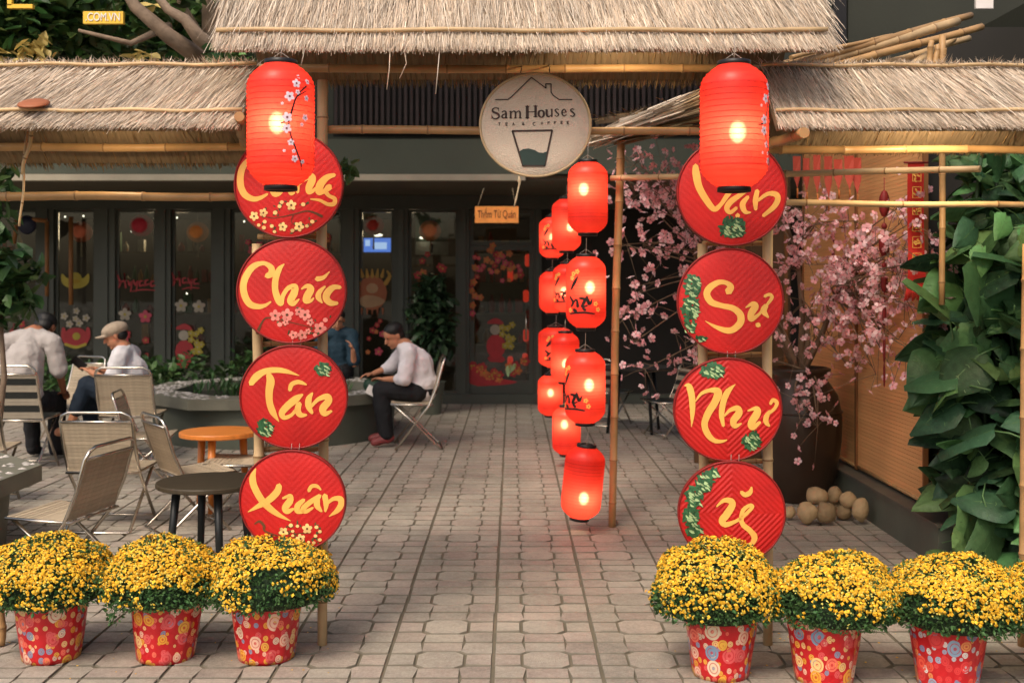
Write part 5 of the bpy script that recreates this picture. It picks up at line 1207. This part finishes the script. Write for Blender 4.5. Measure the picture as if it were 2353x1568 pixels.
# peach blossom tree in a big jar
YJ = 8.2; jx = x_at(1838, YJ)
t = thing('water_jar', (jx, YJ, 0), label='huge dark brown glazed jar holding the peach blossom branches', cat='jar')
m = MB(); pr = [(.17, 0), (.20, .02), (.26, .2), (.295, .45), (.30, .62), (.27, .78), (.20, .88), (.185, .92), (.215, .95), (.22, .97), (.20, .98), (.17, .93), (.17, .80)]
m.lathe(pr, 40); m.obj('body', M_jar, t)
m = MB(); m.tube([(.298*math.cos(2*PI*i/40), .298*math.sin(2*PI*i/40), .66) for i in range(40)], .007, 6, closed=True); m.obj('glaze_band', M_jar, t)
t = thing('peach_blossom_tree', (jx, YJ, .9), label='airy peach tree with pink blossoms standing in the big jar', cat='tree'); random.seed(31)
mb = MB(); bl = []
def rndp(px0, px1, py0, py1, Y):
    px = random.uniform(px0, px1); return P(px, random.uniform(py0, py1), min(Y, 2.36*FOC/max(px-CX, 1)))
targets = []
for i in range(22): targets.append(rndp(1425, 1580, 360, 870, YJ+random.uniform(-.5, .4)))
for i in range(5): targets.append(rndp(1440, 1560, 330, 460, YJ+random.uniform(-.4, .4)))
for i in range(32): targets.append(rndp(1790, 2110, 470, 870, YJ+random.uniform(-.6, .3)))
for i in range(18): targets.append(rndp(1930, 2150, 500, 830, YJ+random.uniform(-.6, -.1)))
for i in range(6): targets.append(rndp(1560, 1800, 300, 560, YJ+random.uniform(-.4, .4)))
for i in range(3): targets.append(rndp(1790, 1910, 860, 990, YJ-.42))
base = Vector((jx, YJ, .9)); org = Vector(t.location)
hubs = [base+Vector((-.25, 0, .45)), base+Vector((-.45, .1, .75)), base+Vector((.05, 0, .45)), base+Vector((.25, -.05, .6)), base+Vector((0, .1, .95))]
for h in hubs: mb.tube([base-org, (base.lerp(h, .5)+Vector((.03, 0, .03)))-org, h-org], [.028, .022, .014], 7)
for tg in targets:
    h = min(hubs, key=lambda q: (q-tg).length) if tg.z > .95 else base+Vector((.05, -.1, .05)); mid = h.lerp(tg, .5)+Vector((random.gauss(0, .05), random.gauss(0, .05), random.uniform(0, .14)))
    sp = spline([h.to_tuple(), mid.to_tuple(), tg.to_tuple()], 6); mb.tube([Vector(p)-org for p in sp], [.009-.0065*i/(len(sp)-1) for i in range(len(sp))], 5)
    for i, p in enumerate(sp[3:]):
        p = Vector(p)
        for q in range(random.choice([0, 0, 1, 1])):
            e = p+Vector((random.gauss(0, .09), random.gauss(0, .07), random.gauss(.04, .10))); mb.tube([p-org, p.lerp(e, .5)-org+Vector((0, 0, .015)), e-org], [.0028, .002, .0014], 4)
            bl.append(e); bl.append(p.lerp(e, .55)+Vector((random.gauss(0, .015), 0, random.gauss(0, .015))))
for tg in targets:
    for q in range(6):
        e = tg+Vector((random.gauss(0, .125), random.gauss(0, .08), random.gauss(0, .125))); bl.append(e)
        if q % 2: mb.tube([tg-org, tg.lerp(e, .5)-org+Vector((0, 0, .01)), e-org], [.0025, .002, .0012], 4)
mb.obj('branches', M_twig, t)
def blossom(closed=0):
    m = MB(); n = 5
    for k in range(n):
        a = 2*PI*k/n; d = Vector((math.cos(a), math.sin(a), 0)); s_ = Vector((-math.sin(a), math.cos(a), 0)); up = Vector((0, 0, 1)); c_ = .35+closed
        m.add([d*.05+up*.02, d*.62+s_*.42+up*c_*.6, d*1.0+s_*.26+up*c_*.8, d*1.0-s_*.26+up*c_*.8, d*.62-s_*.42+up*c_*.6], [(0, 1, 2, 3, 4)], 0, False)
    m.lathe([(.0, -.05), (.13, .0), (.15, .16), (.0, .24)], 6, mi=1); return m.mesh('blossom', [M_petal, M_pcent])
bm_ = [blossom(0), blossom(.4), blossom(.1)]; random.shuffle(bl)
for p in bl[:300]:
    s = random.uniform(.026, .040); o = link('blossom', random.choice(bm_), t, loc=p-org, scale=(s, s, s)); o.rotation_euler = (PI/2+random.gauss(0, .7), random.gauss(0, .6), random.uniform(0, 6))
m = MB(); me0 = bm_[0]
vs0 = [v.co.copy() for v in me0.vertices]; fs0 = [tuple(p.vertices) for p in me0.polygons]; ms0 = [p.material_index for p in me0.polygons]
for p in bl[300:]:
    s = random.uniform(.022, .034); R_ = (Matrix.Rotation(random.uniform(0, 6), 3, 'Z')@Matrix.Rotation(PI/2+random.gauss(0, .7), 3, 'X')); b = len(m.v)
    m.v += [tuple(R_@v*s+p-org) for v in vs0]; m.f += [tuple(i+b for i in f) for f in fs0]; m.mi += ms0; m.sm += [False]*len(fs0)
tag(m.obj('blossoms', [M_petal, M_pcent], t), kind='stuff')
print('blossoms', len(bl))

# stones beside the jar
st = [(1855, 1177, 25, 24, 7.35), (1897, 1177, 23, 24, 7.33), (1937, 1176, 18, 16, 7.5), (1976, 1170, 21, 27, 7.35), (1877, 1138, 26, 19, 7.5), (1917, 1137, 18, 20, 7.55), (1947, 1148, 20, 20, 7.5), (1815, 1177, 14, 14, 7.5), (1925, 1160, 16, 14, 7.6)]
sl = ['left front round tan stone of the pile', 'second front round tan stone from the left', 'small flat tan stone between the front stones', 'rightmost egg-shaped tan stone of the pile', 'long upper-left tan stone on top of the pile', 'upper middle tan stone at the top of the pile', 'upper right sloping tan stone of the pile', 'small greenish stone half hidden behind the ý tray', 'small dark stone in the gap at the middle of the pile']
for (px, py, rx_, rz_, Y), lb in zip(st, sl):
    k = Y/FOC; m = MB(); m.ellip((0, 0, 0), (rx_*k, rx_*k*.9, rz_*k), 16, 10)
    m.v = [tuple(Vector(v)*(1+.22*noise.noise(Vector(v)*16+Vector((px, 0, 0)))+.08*noise.noise(Vector(v)*45+Vector((px, 0, 0))))) for v in m.v]
    o = m.obj('river_stone', M_rock, loc=P(px, py, Y), rot=(0, random.uniform(-.3, .3) if rz_ < rx_ else 0, random.uniform(0, .4))); o.location.z = max(o.location.z, rz_*k*.96); tag(o, lb, 'stone', 'tan stones piled by the jar')

# side kerb with blinds
kb = thing('low_plinth', (2.45, 8.0, 0), label='low dark plinth wall under the orange bamboo blinds', cat='low wall')
m = MB(); rectbox(m, -.05, .35, -1.75, 2.2, 0, .225); m.obj('wall', M_conc, kb); m = MB(); rectbox(m, -.065, .35, -1.77, 2.2, .227, .245); m.obj('coping', M_trim2 if False else mat('dark coping', (.10, .09, .07), .6), kb)
def blind(y0, y1, x, z0, z1, lab, m_=None, face='x'):
    t = thing('bamboo_blind', (x, (y0+y1)/2, z0), label=lab, cat='blind'); L = y1-y0; pit = .0265
    me = MB().box((0, 0, 0), (.006, L-.02, pit-.0016) if face == 'x' else (L-.02, .006, pit-.0016)).mesh('slat', m_ or M_blind); n = int((z1-z0)/pit)
    for i in range(min(n, 110)): link('slat', me, t, loc=(0, 0, .02+i*pit))
    m = MB()
    for s in (-1, 1):
        if face == 'x': m.box((.0, s*(L/2+.004), (z1-z0)/2), (.03, .02, z1-z0+.04))
        else: m.box((s*(L/2+.004), 0, (z1-z0)/2), (.02, .03, z1-z0+.04))
    m.obj('frame', M_blindf, t); m = MB(); m.box((.012, 0, (z1-z0)/2), (.004, L, z1-z0)) if face == 'x' else m.box((0, .012, (z1-z0)/2), (L, .004, z1-z0)); m.obj('backing', M_panel if m_ else mat('blind backing', (.50, .24, .09), .7), t)
    m = MB(); m.tube([(0, -L/2, .0), (0, L/2, 0)] if face == 'x' else [(-L/2, 0, 0), (L/2, 0, 0)], .014, 8); m.obj('bottom_rod', M_bamboo, t)
    return t
blind(6.72, 8.02, 2.50, .275, 2.95, 'orange bamboo blind along the right side, nearest the climbing plant')
blind(8.05, 9.5, 2.50, .275, 2.95, 'farther orange bamboo blind behind the peach blossoms')
t = thing('back_screen', (2.05, 9.9, 0), label='brown timber screen behind the blossoms', cat='screen')
m = MB(); m.box((0, 0, 1.3), (.85, .06, 2.6)); m.obj('panel', M_panel, t)
for i in range(5): m = MB(); m.box((-.38+i*.19, -.05, 1.3), (.03, .03, 2.6)); m.obj('batten', M_blindf, t)
# red hanging decorations
def flagdeco(px, py, l, w, Y, lab, rot=0):
    k = Y/FOC; t = thing('red_pennant', P(px, py, Y), label=lab, cat='decoration', group='red pennants strung behind the blossoms'); m = MB()
    m.add([(-w*k, 0, 0), (w*k, 0, 0), (w*k*.8, -.02, -l*k*.6), (0, -.015, -l*k), (-w*k*.8, .01, -l*k*.6)], [(0, 1, 2, 3, 4)]); m.obj('cloth', mat('dull red cloth', (.34, .045, .025), .7, .3, 8, .2), t)
    m = MB(); m.tube([(0, -.02, -l*k), (0, -.02, -l*k*1.3)], .006, 5); m.obj('tassel', mat('orange tassel', (.45, .14, .03), .7), t)
random.seed(3)
for i, px in enumerate([1830, 1852, 1876, 1902, 1925, 1950, 1968]):
    flagdeco(px, 362+random.uniform(-6, 6), random.uniform(45, 98), random.uniform(7, 12), 7.6, ['first', 'second', 'third', 'fourth', 'fifth', 'sixth', 'last'][i]+' red pennant from the left under the right roof')
def knot(px, segs, Y, lab, m_=None):
    k = Y/FOC; y0 = segs[0][0]; t = thing('hanging_charm', P(px, y0, Y), label=lab, cat='charm')
    m = MB(); m.tube([(0, 0, 60*k), (0, 0, -(segs[-1][0]-y0)*k)], .003, 5); m.obj('cord', M_maroon, t)
    for py, h, w in segs:
        m = MB(); m.ellip((0, 0, -(py-y0)*k), (w*k, .015, h*k), 4 if h > 20 else 10, 6); m.obj('charm', m_ or M_maroon, t)
knot(2031, [(468, 32, 13), (520, 8, 7), (560, 32, 13), (610, 8, 6), (650, 22, 9), (720, 30, 5), (800, 36, 3.5), (860, 30, 3)], 7.0, 'long string of maroon medallions hanging before the orange blind')
knot(1921, [(540, 20, 12), (590, 20, 12), (640, 26, 9), (720, 40, 6), (840, 46, 5)], 8.6, 'maroon tasselled string deeper behind the blossoms')
Yb = 6.55; kk = Yb/FOC
t = thing('red_banner', P(2104, 375, Yb), label='narrow red vertical banner with gold characters beside the climbing plant', cat='banner')
m = MB(); rows = []; 
for j in range(12):
    f = j/11; w = 19*kk*(1+.25*max(0, f-.85)*6); rows.append([(-w, .01*math.sin(f*5), -f*285*kk), (w, .01*math.sin(f*5), -f*285*kk)])
V = [p for r_ in rows for p in r_]; m.add(V, [(2*j, 2*j+1, 2*j+3, 2*j+2) for j in range(11)]); m.obj('cloth', M_red, t)
m = MB(); m.tube([(-28*kk, 0, .004), (28*kk, 0, .004)], .006, 6); m.obj('rod', M_maroon, t)
m = MB(); random.seed(8)
bfm = lambda x, y, h: (x*kk, -.016-h, -y*kk)
for j in range(6):
    cy = 30+j*38
    for q in range(5):
        x = random.uniform(-9, 5); y = cy+random.uniform(-11, 9); stroke(m, [(x, y, 3), (x+random.uniform(3, 9), y+random.uniform(-3, 8), 3.5)], bfm, 0, 2, h=.002)
    stroke(m, [(-10, cy-13, 1.6), (9, cy-13, 1.6), (9, cy+12, 1.6), (-10, cy+12, 1.6), (-10, cy-13, 1.6)], bfm, 0, 1, h=.002)
m.obj('gold_characters', M_gold, t)
m = MB()
for i in range(16): x = -22+i*3; m.tube([(x*kk*.9, 0, -284*kk), (x*kk*1.2, 0, -(315+random.uniform(-8, 8))*kk)], .004, 4)
m.obj('fringe', M_red, t)

# ============================================================ upper-left tree and yellow signs
t = thing('courtyard_tree', (-2.9, 7.2, 0), label='leafy tree with pale forking branches above the left roof', cat='tree')
m = MB()
def br(pts, r): m.tube([at(t, P(*p)) for p in pts], r, 8)
br([(672, 1215, 7.4), (668, 800, 7.4), (655, 420, 7.4), (560, 230, 7.4)], [.10, .09, .085, .08])
br([(560, 230, 7.4), (470, 140, 6.5), (390, 85, 6.3), (310, 15, 6.3), (250, -90, 6.3)], [.085, .055, .045, .035, .03])
br([(545, 200, 7.4), (530, 140, 6.5), (455, 85, 6.3), (425, 45, 6.3), (385, 22, 6.3), (330, -50, 6.3)], [.07, .05, .042, .032, .026, .02])
br([(555, 210, 7.4), (475, 110, 7.5), (440, 50, 7.6), (400, -20, 7.6)], [.05, .04, .03, .02])
br([(495, 180, 7.7), (486, 60, 7.7), (486, -60, 7.7)], [.075, .07, .065])
br([(390, 60, 7.2), (300, 100, 7.0), (180, 70, 6.9)], [.03, .018, .01])
m.obj('trunk', M_bark, t)
def blob(px, py, Y, a, b, c_, w): return (at(t, P(px, py, Y)), a, b, c_, w)
leafmass('crown', [blob(40, 60, 7.2, .3, .4, .28, 3), (blob(180, 95, 7.6, .35, .4, .16, 2)), blob(330, 60, 8, .5, .3, .3, 2), blob(130, 10, 7.4, .4, .4, .2, 2), blob(500, 20, 8.1, .3, .3, .3, 1.2), blob(520, 130, 6.4, .12, .12, .04, .3), blob(-60, 40, 7, .4, .4, .4, 2), blob(310, -80, 7.2, .8, .5, .25, 3)], 3000, (.07, .15), M_crown, None, None, 14, 'stuff', t)
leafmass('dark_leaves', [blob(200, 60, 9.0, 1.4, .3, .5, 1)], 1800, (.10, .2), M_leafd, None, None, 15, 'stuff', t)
leafmass('overhead_crown', [((x-(-2.9), y-7.2, z), 1.3, 1.3, .45, 1) for x, y, z in [(-5, 8.6, 4.9), (-3, 8.6, 4.9), (-1, 8.3, 4.9), (.6, 8.2, 4.9), (1.6, 7.4, 4.6), (-5, 11.3, 5.5), (-3, 11.4, 5.5), (-1, 11.4, 5.5), (1, 11.4, 5.5), (-2, 10.4, 5.9), (2, 10.4, 5.9)]], 3400, (.16, .34), M_leafs, None, None, 44, 'stuff', t)  # unseen leaf mass added overhead to shade the far courtyard floor
br([(560, 230, 7.4), (700, -250, 8.2), (900, -420, 9.4)], [.08, .06, .04]); m_ = m
leafmass('yellow_leaves', [blob(85, 115, 6.8, .13, .1, .07, 1), blob(345, 130, 6.6, .08, .1, .03, .4), blob(362, 10, 6.8, .03, .05, .06, .15), blob(35, 130, 6.8, .08, .1, .05, .4)], 60, (.07, .13), M_leafy, None, None, 16, 'stuff', t)
t = thing('yellow_sign', P(239, 42, 6.4), label='small yellow sign with white letters COM.VN among the leaves', cat='sign')
k = 6.4/FOC; m = MB(); m.box((0, 0, 0), (92*k, .03, 28*k)); m.obj('panel', M_yel, t); text('lettering', '.COM.VN', .066, M_white, t, (0, -.018, 0), wid=78*k)
t = thing('yellow_letter', P(48, 8, 6.4), label='yellow block letter L at the top left among leaves', cat='sign')
m = MB(); m.box((0, 0, -8*k), (58*k, .03, 9*k)); m.box((-24*k, 0, 14*k), (10*k, .03, 40*k)); m.obj('letter', M_yel, t)

# sprigs peeking by the gate
leafmass('leaf_sprig', [(P(800, 385, 5.4), .04, .04, .06, 1)], 26, (.04, .09), M_leafs, 'small bright green sprig right of the Cung tray', 'leaves', 17)
leafmass('leaf_sprig', [(P(520, 133, 5.2), .07, .05, .02, 1)], 40, (.03, .06), M_leafs, 'small green sprig under the left end of the central roof', 'leaves', 18)
# brown lid and bulb of the left roof
m = MB(); m.lathe([(0, .006), (.05, .006), (.064, 0), (.066, -.006), (0, -.006)], 28); k = 4.75/FOC
tag(m.obj('wooden_disc', mat('reddish brown wood', (.28, .09, .035), .55), loc=P(77, 236, 4.72), rot=(math.radians(24), 0, 0)), 'reddish brown round lid lying on the left thatched roof', 'lid')
m = None
def bulb(px, py, Y, lab, e, vis=True):
    t = thing('light_bulb', P(px, py, Y), label=lab, cat='light bulb'); m = MB(); m.ellip((0, 0, 0), (.030, .030, .018), 16, 8); m.obj('globe', M_lampw, t)
    m = MB(); m.lathe([(.034, .006), (.02, .022), (.012, .04), (0, .04)], 16); m.obj('socket', M_white, t)
    ld = bpy.data.lights.new('bulb_glow', 'SPOT'); ld.energy = e; ld.color = (1, .75, .45); ld.shadow_soft_size = .03; ld.spot_size = math.radians(150)
    lo = bpy.data.objects.new('bulb_glow', ld); C.objects.link(lo); lo.parent = t; lo.location = (0, 0.02, -.025)
    lo.rotation_euler = (math.radians(35), 0, 0)
bulb(238, 289, 4.95, 'white light bulb under the left thatched roof', 5)
bulb(1440, 92, 5.0, 'light bulb tucked behind the eave of the central roof', 9)
bulb(2180, 268, 5.0, 'light bulb tucked behind the eave of the right roof', 26)

# ============================================================ people
def caps(mb, a, b, ra, rb, n=10):
    a, b = Vector(a), Vector(b); d = b-a; K = 4; pts = []; rs = []
    dn = d.normalized() if d.length > 1e-6 else Vector((0, 0, 1))
    for ang in (-80, -45, -15): pts.append(a+dn*ra*math.sin(math.radians(ang))); rs.append(ra*math.cos(math.radians(ang)))
    for i in range(K+1): pts.append(a.lerp(b, i/K)); rs.append(ra+(rb-ra)*i/K)
    for ang in (15, 45, 80): pts.append(b+dn*rb*math.sin(math.radians(ang))); rs.append(rb*math.cos(math.radians(ang)))
    mb.tube(pts, rs, n)
FOLDS = bpy.data.textures.new('folds', 'CLOUDS'); FOLDS.noise_scale = .085; FOLDS.noise_depth = 2
def skinned(name, mb, m_, parent, vox=.008, sm=4):
    o = mb.obj(name, m_, parent); r = o.modifiers.new('Remesh', 'REMESH'); r.mode = 'VOXEL'; r.voxel_size = vox; r.use_smooth_shade = True
    s = o.modifiers.new('Smooth', 'SMOOTH'); s.iterations = sm; s.factor = .5
    if name in ('shirt', 'trousers'):
        d = o.modifiers.new('Folds', 'DISPLACE'); d.texture = FOLDS; d.strength = .024; d.mid_level = .22; d.texture_coords = 'LOCAL'
    return o
def hand(mb, w, d, up, s=1.0, curl=.5, flip=1):
    """palm + five bent fingers. w wrist, d direction, up back-of-hand normal"""
    d = d.normalized(); side = d.cross(up).normalized()*flip; up = side.cross(d).normalized()*flip
    pc = w+d*.045*s
    mb.ellip(pc, (.05*s, .038*s, .016*s), 12, 8, R=Matrix((d, side, up)).transposed())
    for i, (o_, l) in enumerate([(.028, .062), (.010, .072), (-.010, .067), (-.027, .052)]):
        b = w+d*.082*s+side*o_*s; m_ = b+(d-up*curl*.6).normalized()*l*.5*s; e = m_+(d-up*curl*1.6).normalized()*l*.5*s; caps(mb, b, m_, .0085*s, .008*s, 8); caps(mb, m_, e, .008*s, .0068*s, 8)
    b = w+d*.025*s+side*.034*s; m_ = b+(d*.6+side*.8-up*.2).normalized()*.032*s; e = m_+(d*1+side*.1-up*.4).normalized()*.028*s; caps(mb, b, m_, .0105*s, .0095*s, 8); caps(mb, m_, e, .0095*s, .008*s, 8)
def person(J, lab, skin, shirt, pants, hair, sleeve=.5, crop=1.0, shoes=None, fwd=(-1, 0, 0), cap_=None, collar=False, headdown=.3):
    J = {k: Vector(v) for k, v in J.items()}; t = thing('person', (J['pel'].x, J['pel'].y, 0), label=lab, cat='person'); O = Vector(t.location)
    for k in J: J[k] = J[k]-O
    F = Vector(fwd).normalized(); U = Vector((0, 0, 1)); Sd = F.cross(U).normalized()
    hd = (F*math.sin(headdown)*-1+U*math.cos(headdown)); hf = (F*math.cos(headdown)-U*math.sin(headdown)*1.0).normalized(); hu = Sd.cross(hf).normalized()
    if hu.z < 0: hu = -hu
    H = J['head']; b = MB()
    R = Matrix((hf, Sd, hu)).transposed()
    b.ellip(H+hu*.03, (.096, .078, .088), 16, 12, R=R); b.ellip(H+hf*.022-hu*.045, (.070, .060, .072), 14, 10, R=R)      # skull, face and jaw
    b.ellip(H+hf*.062-hu*.098, (.024, .028, .018), 10, 8, R=R)
    caps(b, H+hf*.088+hu*.012, H+hf*.112-hu*.030, .010, .014, 8)                                         # nose
    b.ellip(H+hf*.088-hu*.062, (.014, .026, .010), 10, 6, R=R)                                             # lips
    b.ellip(H+hf*.080+hu*.030, (.016, .050, .012), 10, 6, R=R)                                             # brow
    for s in (-1, 1): b.ellip(H+Sd*s*.078-hf*.005-hu*.010, (.018, .010, .030), 8, 8, R=R)                   # ears
    caps(b, J['neck'], H-hu*.05-hf*.01, .055, .05)
    caps(b, J['pel'], J['chest'], .12, .13); caps(b, J['chest'], J['neck'], .12, .06)
    for s in 'LR':
        caps(b, J['neck'], J['sh'+s], .06, .052); caps(b, J['sh'+s], J['el'+s], .050, .038); caps(b, J['el'+s], J['wr'+s], .040, .027)
        hand(b, J['wr'+s], J['ha'+s]-J['wr'+s], U+F*-.2, 1.0, .6, 1 if s == 'L' else -1)
        caps(b, J['pel'], J['hip'+s], .11, .09); caps(b, J['hip'+s], J['kn'+s], .085, .058); caps(b, J['kn'+s], J['an'+s], .056, .036)
        caps(b, J['an'+s]-U*.02, J['to'+s], .036, .030)
    skinned('body', b, skin, t, .0075, 3)
    for s in (-1, 1):
        m = MB(); m.ellip(H+hf*.094+Sd*s*.034+hu*.012, (.006, .013, .006), 8, 6, R=R); m.obj('eye', M_black, t)
    g_ = MB(); caps(g_, J['pel']+U*.0, J['chest'], .165, .165); caps(g_, J['chest'], J['neck']-U*.045, .16, .085)
    g_.ellip(J['pel']+U*.05, (.18, .18, .12), 14, 8)
    for s in 'LR':
        caps(g_, J['neck']-U*.05, J['sh'+s], .085, .078); e = J['sh'+s].lerp(J['el'+s], min(1, sleeve*1.0) if sleeve <= 1 else 1)
        caps(g_, J['sh'+s], e, .076, .070)
        if sleeve > 1: caps(g_, J['el'+s], J['el'+s].lerp(J['wr'+s], sleeve-1), .064, .052)
    skinned('shirt', g_, shirt, t, .010, 5)
    if collar:
        m = MB()
        for s in (-1, 1): q = J['neck']+U*.015; m.add([q+Sd*s*.06-F*.02, q+Sd*s*.07+F*.04, q+Sd*s*.035+F*.10-U*.07, q+Sd*s*.01+F*.07-U*.01, q-F*.06+U*.02+Sd*s*.02], [(0, 1, 2, 3, 4)])
        m.obj('collar', M_white, t)
    p_ = MB(); p_.ellip(J['pel'], (.17, .17, .11), 14, 8)
    for s in 'LR':
        caps(p_, J['pel'], J['hip'+s], .125, .112); caps(p_, J['hip'+s], J['kn'+s], .108, .080); caps(p_, J['kn'+s], J['kn'+s].lerp(J['an'+s], crop), .080, .062)
    skinned('trousers', p_, pants, t, .010, 4)
    h_ = MB()
    if cap_:
        h_.ellip(H+hu*.058-hf*.012, (.112, .098, .062), 18, 10, R=R); 
        c1 = MB(); c1.ellip(H+hu*.052-hf*.010, (.122, .104, .070), 18, 10, R=R); c1.ellip(H+hf*.10+hu*.022, (.085, .075, .014), 14, 6, R=Matrix((Matrix.Rotation(.22, 3, Sd)@hf, Sd, hu)).transposed()); skinned('cap', c1, cap_, t, .008, 3)
        h_ = MB(); h_.ellip(H-hf*.05-hu*.012, (.058, .080, .055), 12, 8, R=R)
    else:
        h_.ellip(H+hu*.052-hf*.018, (.104, .090, .076), 18, 12, R=R); h_.ellip(H-hf*.050-hu*.010, (.062, .084, .075), 14, 10, R=R)
    skinned('hair', h_, hair, t, .008, 2)
    for s in 'LR':
        m = MB(); a = J['an'+s]-U*.035; caps(m, a-(J['to'+s]-a).normalized()*.03, J['to'+s], .046, .040); m.ellip(a-U*.02, (.045, .045, .03), 10, 6); skinned('shoe', m, shoes or M_blk, t, .010, 2)
    return t
# man in the grey t-shirt, back view
Y = 9.72; X = x_at(48, Y)
person(dict(pel=(X, Y, .56), chest=(X-.01, Y+.10, .92), neck=(X+.01, Y+.24, 1.17), head=(X+.05, Y+.40, 1.20),
            shL=(X-.20, Y+.20, 1.08), shR=(X+.205, Y+.18, 1.07), elL=(X-.28, Y+.22, .80), elR=(X+.255, Y+.20, .80), wrL=(X-.16, Y+.46, .78), wrR=(X+.24, Y+.34, .62), haL=(X-.12, Y+.55, .78), haR=(X+.22, Y+.44, .58),
            hipL=(X-.09, Y+.04, .54), hipR=(X+.09, Y+.04, .54), knL=(X-.12, Y+.48, .52), knR=(X+.12, Y+.48, .52), anL=(X-.12, Y+.52, .10), anR=(X+.12, Y+.45, .10), toL=(X-.12, Y+.66, .04), toR=(X+.13, Y+.60, .04)),
       'man in a grey t-shirt seen from behind, leaning forward on a chair', M_skin2, M_shirtg, M_blk, M_hair, .92, fwd=(0.15, 1, 0), headdown=.75)
# man with the beige flat cap, facing left
Y = 10.15; hx = x_at(302, Y)
person(dict(pel=(hx+.02, Y, .55), chest=(hx-.02, Y-.02, .80), neck=(hx-.06, Y-.02, 1.02), head=(hx-.135, Y-.03, 1.125),
            shL=(hx-.04, Y-.18, .94), shR=(hx-.05, Y+.16, .95), elL=(hx-.10, Y-.24, .72), elR=(hx-.12, Y+.22, .72), wrL=(hx-.31, Y-.16, .80), wrR=(hx-.31, Y+.08, .80), haL=(hx-.42, Y-.10, .85), haR=(hx-.42, Y+.02, .84),
            hipL=(hx-.02, Y-.10, .54), hipR=(hx-.02, Y+.10, .54), knL=(hx-.36, Y-.12, .68), knR=(hx-.42, Y+.12, .52), anL=(hx-.50, Y-.14, .34), anR=(hx-.42, Y+.14, .10), toL=(hx-.60, Y-.16, .26), toR=(hx-.56, Y+.14, .04)),
       'man in a beige flat cap and white t-shirt looking down at a phone', M_skin, M_shirtw, M_navy, M_hair, .75, crop=.65, fwd=(-1, -.25, 0), cap_=M_cap, headdown=.35, shoes=M_skin)
m = MB(); m.box((0, 0, 0), (.075, .008, .14), M=Matrix.Rotation(-.9, 3, 'Y')); tag(m.obj('phone', M_black, loc=(hx-.46, Y-.05, .87)), 'dark phone held by the man in the flat cap', 'phone')
# man in white shirt at the big planter
Y = 10.95; hx = x_at(962, Y)
person(dict(pel=(hx+.02, Y, .56), chest=(hx-.03, Y-.0, .80), neck=(hx-.13, Y-.02, 1.0), head=(hx-.245, Y-.03, 1.085),
            shL=(hx-.08, Y-.18, .92), shR=(hx-.14, Y+.16, .93), elL=(hx-.12, Y-.24, .68), elR=(hx-.30, Y+.20, .76), wrL=(hx-.33, Y-.10, .66), wrR=(hx-.46, Y+.10, .70), haL=(hx-.43, Y-.05, .67), haR=(hx-.55, Y+.08, .69),
            hipL=(hx-.02, Y-.10, .54), hipR=(hx-.02, Y+.10, .54), knL=(hx-.36, Y-.12, .56), knR=(hx-.40, Y+.12, .56), anL=(hx-.30, Y-.12, .12), anR=(hx-.36, Y+.14, .12), toL=(hx-.42, Y-.14, .05), toR=(hx-.48, Y+.14, .05)),
       'dark-haired man in a white rolled-sleeve shirt bending over the planter rim', M_skin, M_shirtl, M_blk, M_hair, 1.25, fwd=(-1, -.75, 0), collar=True, headdown=.45, shoes=M_shoe)
t = thing('green_bag', (x_at(868, 11.05), 11.05, .49), label='dark green bag and papers on the planter rim by the man', cat='bag')
m = MB(); m.ellip((0, 0, .07), (.14, .08, .08), 12, 8); m.ellip((-.08, 0, .10), (.07, .06, .07), 10, 8); skinned('bag_body', m, mat('green bag cloth', (.012, .045, .025), .5), t, .012, 2)
m = MB(); m.box((-.05, -.11, .05), (.10, .01, .09), M=Matrix.Rotation(.5, 3, 'Y')); m.obj('papers', M_white, t)
# person half hidden by the tray column
Y = 13.2; hx = x_at(775, Y)
person(dict(pel=(hx+.02, Y, .56), chest=(hx, Y, .82), neck=(hx+.02, Y-.05, 1.06), head=(hx+.02, Y-.10, 1.17),
            shL=(hx-.17, Y-.05, .98), shR=(hx+.18, Y-.05, .98), elL=(hx-.2, Y-.2, .74), elR=(hx+.24, Y-.3, .66), wrL=(hx-.05, Y-.38, .62), wrR=(hx+.24, Y-.38, .82), haL=(hx, Y-.48, .62), haR=(hx+.20, Y-.36, .92),
            hipL=(hx-.09, Y-.04, .54), hipR=(hx+.09, Y-.04, .54), knL=(hx-.12, Y-.42, .56), knR=(hx+.12, Y-.42, .56), anL=(hx-.12, Y-.40, .12), anR=(hx+.12, Y-.40, .12), toL=(hx-.12, Y-.52, .05), toR=(hx+.13, Y-.52, .05)),
       'person in dark teal jacket resting an arm, half hidden behind the Chúc tray', M_skin, M_teal, M_blk, M_hair, .9, fwd=(.1, -1, 0), headdown=.3)
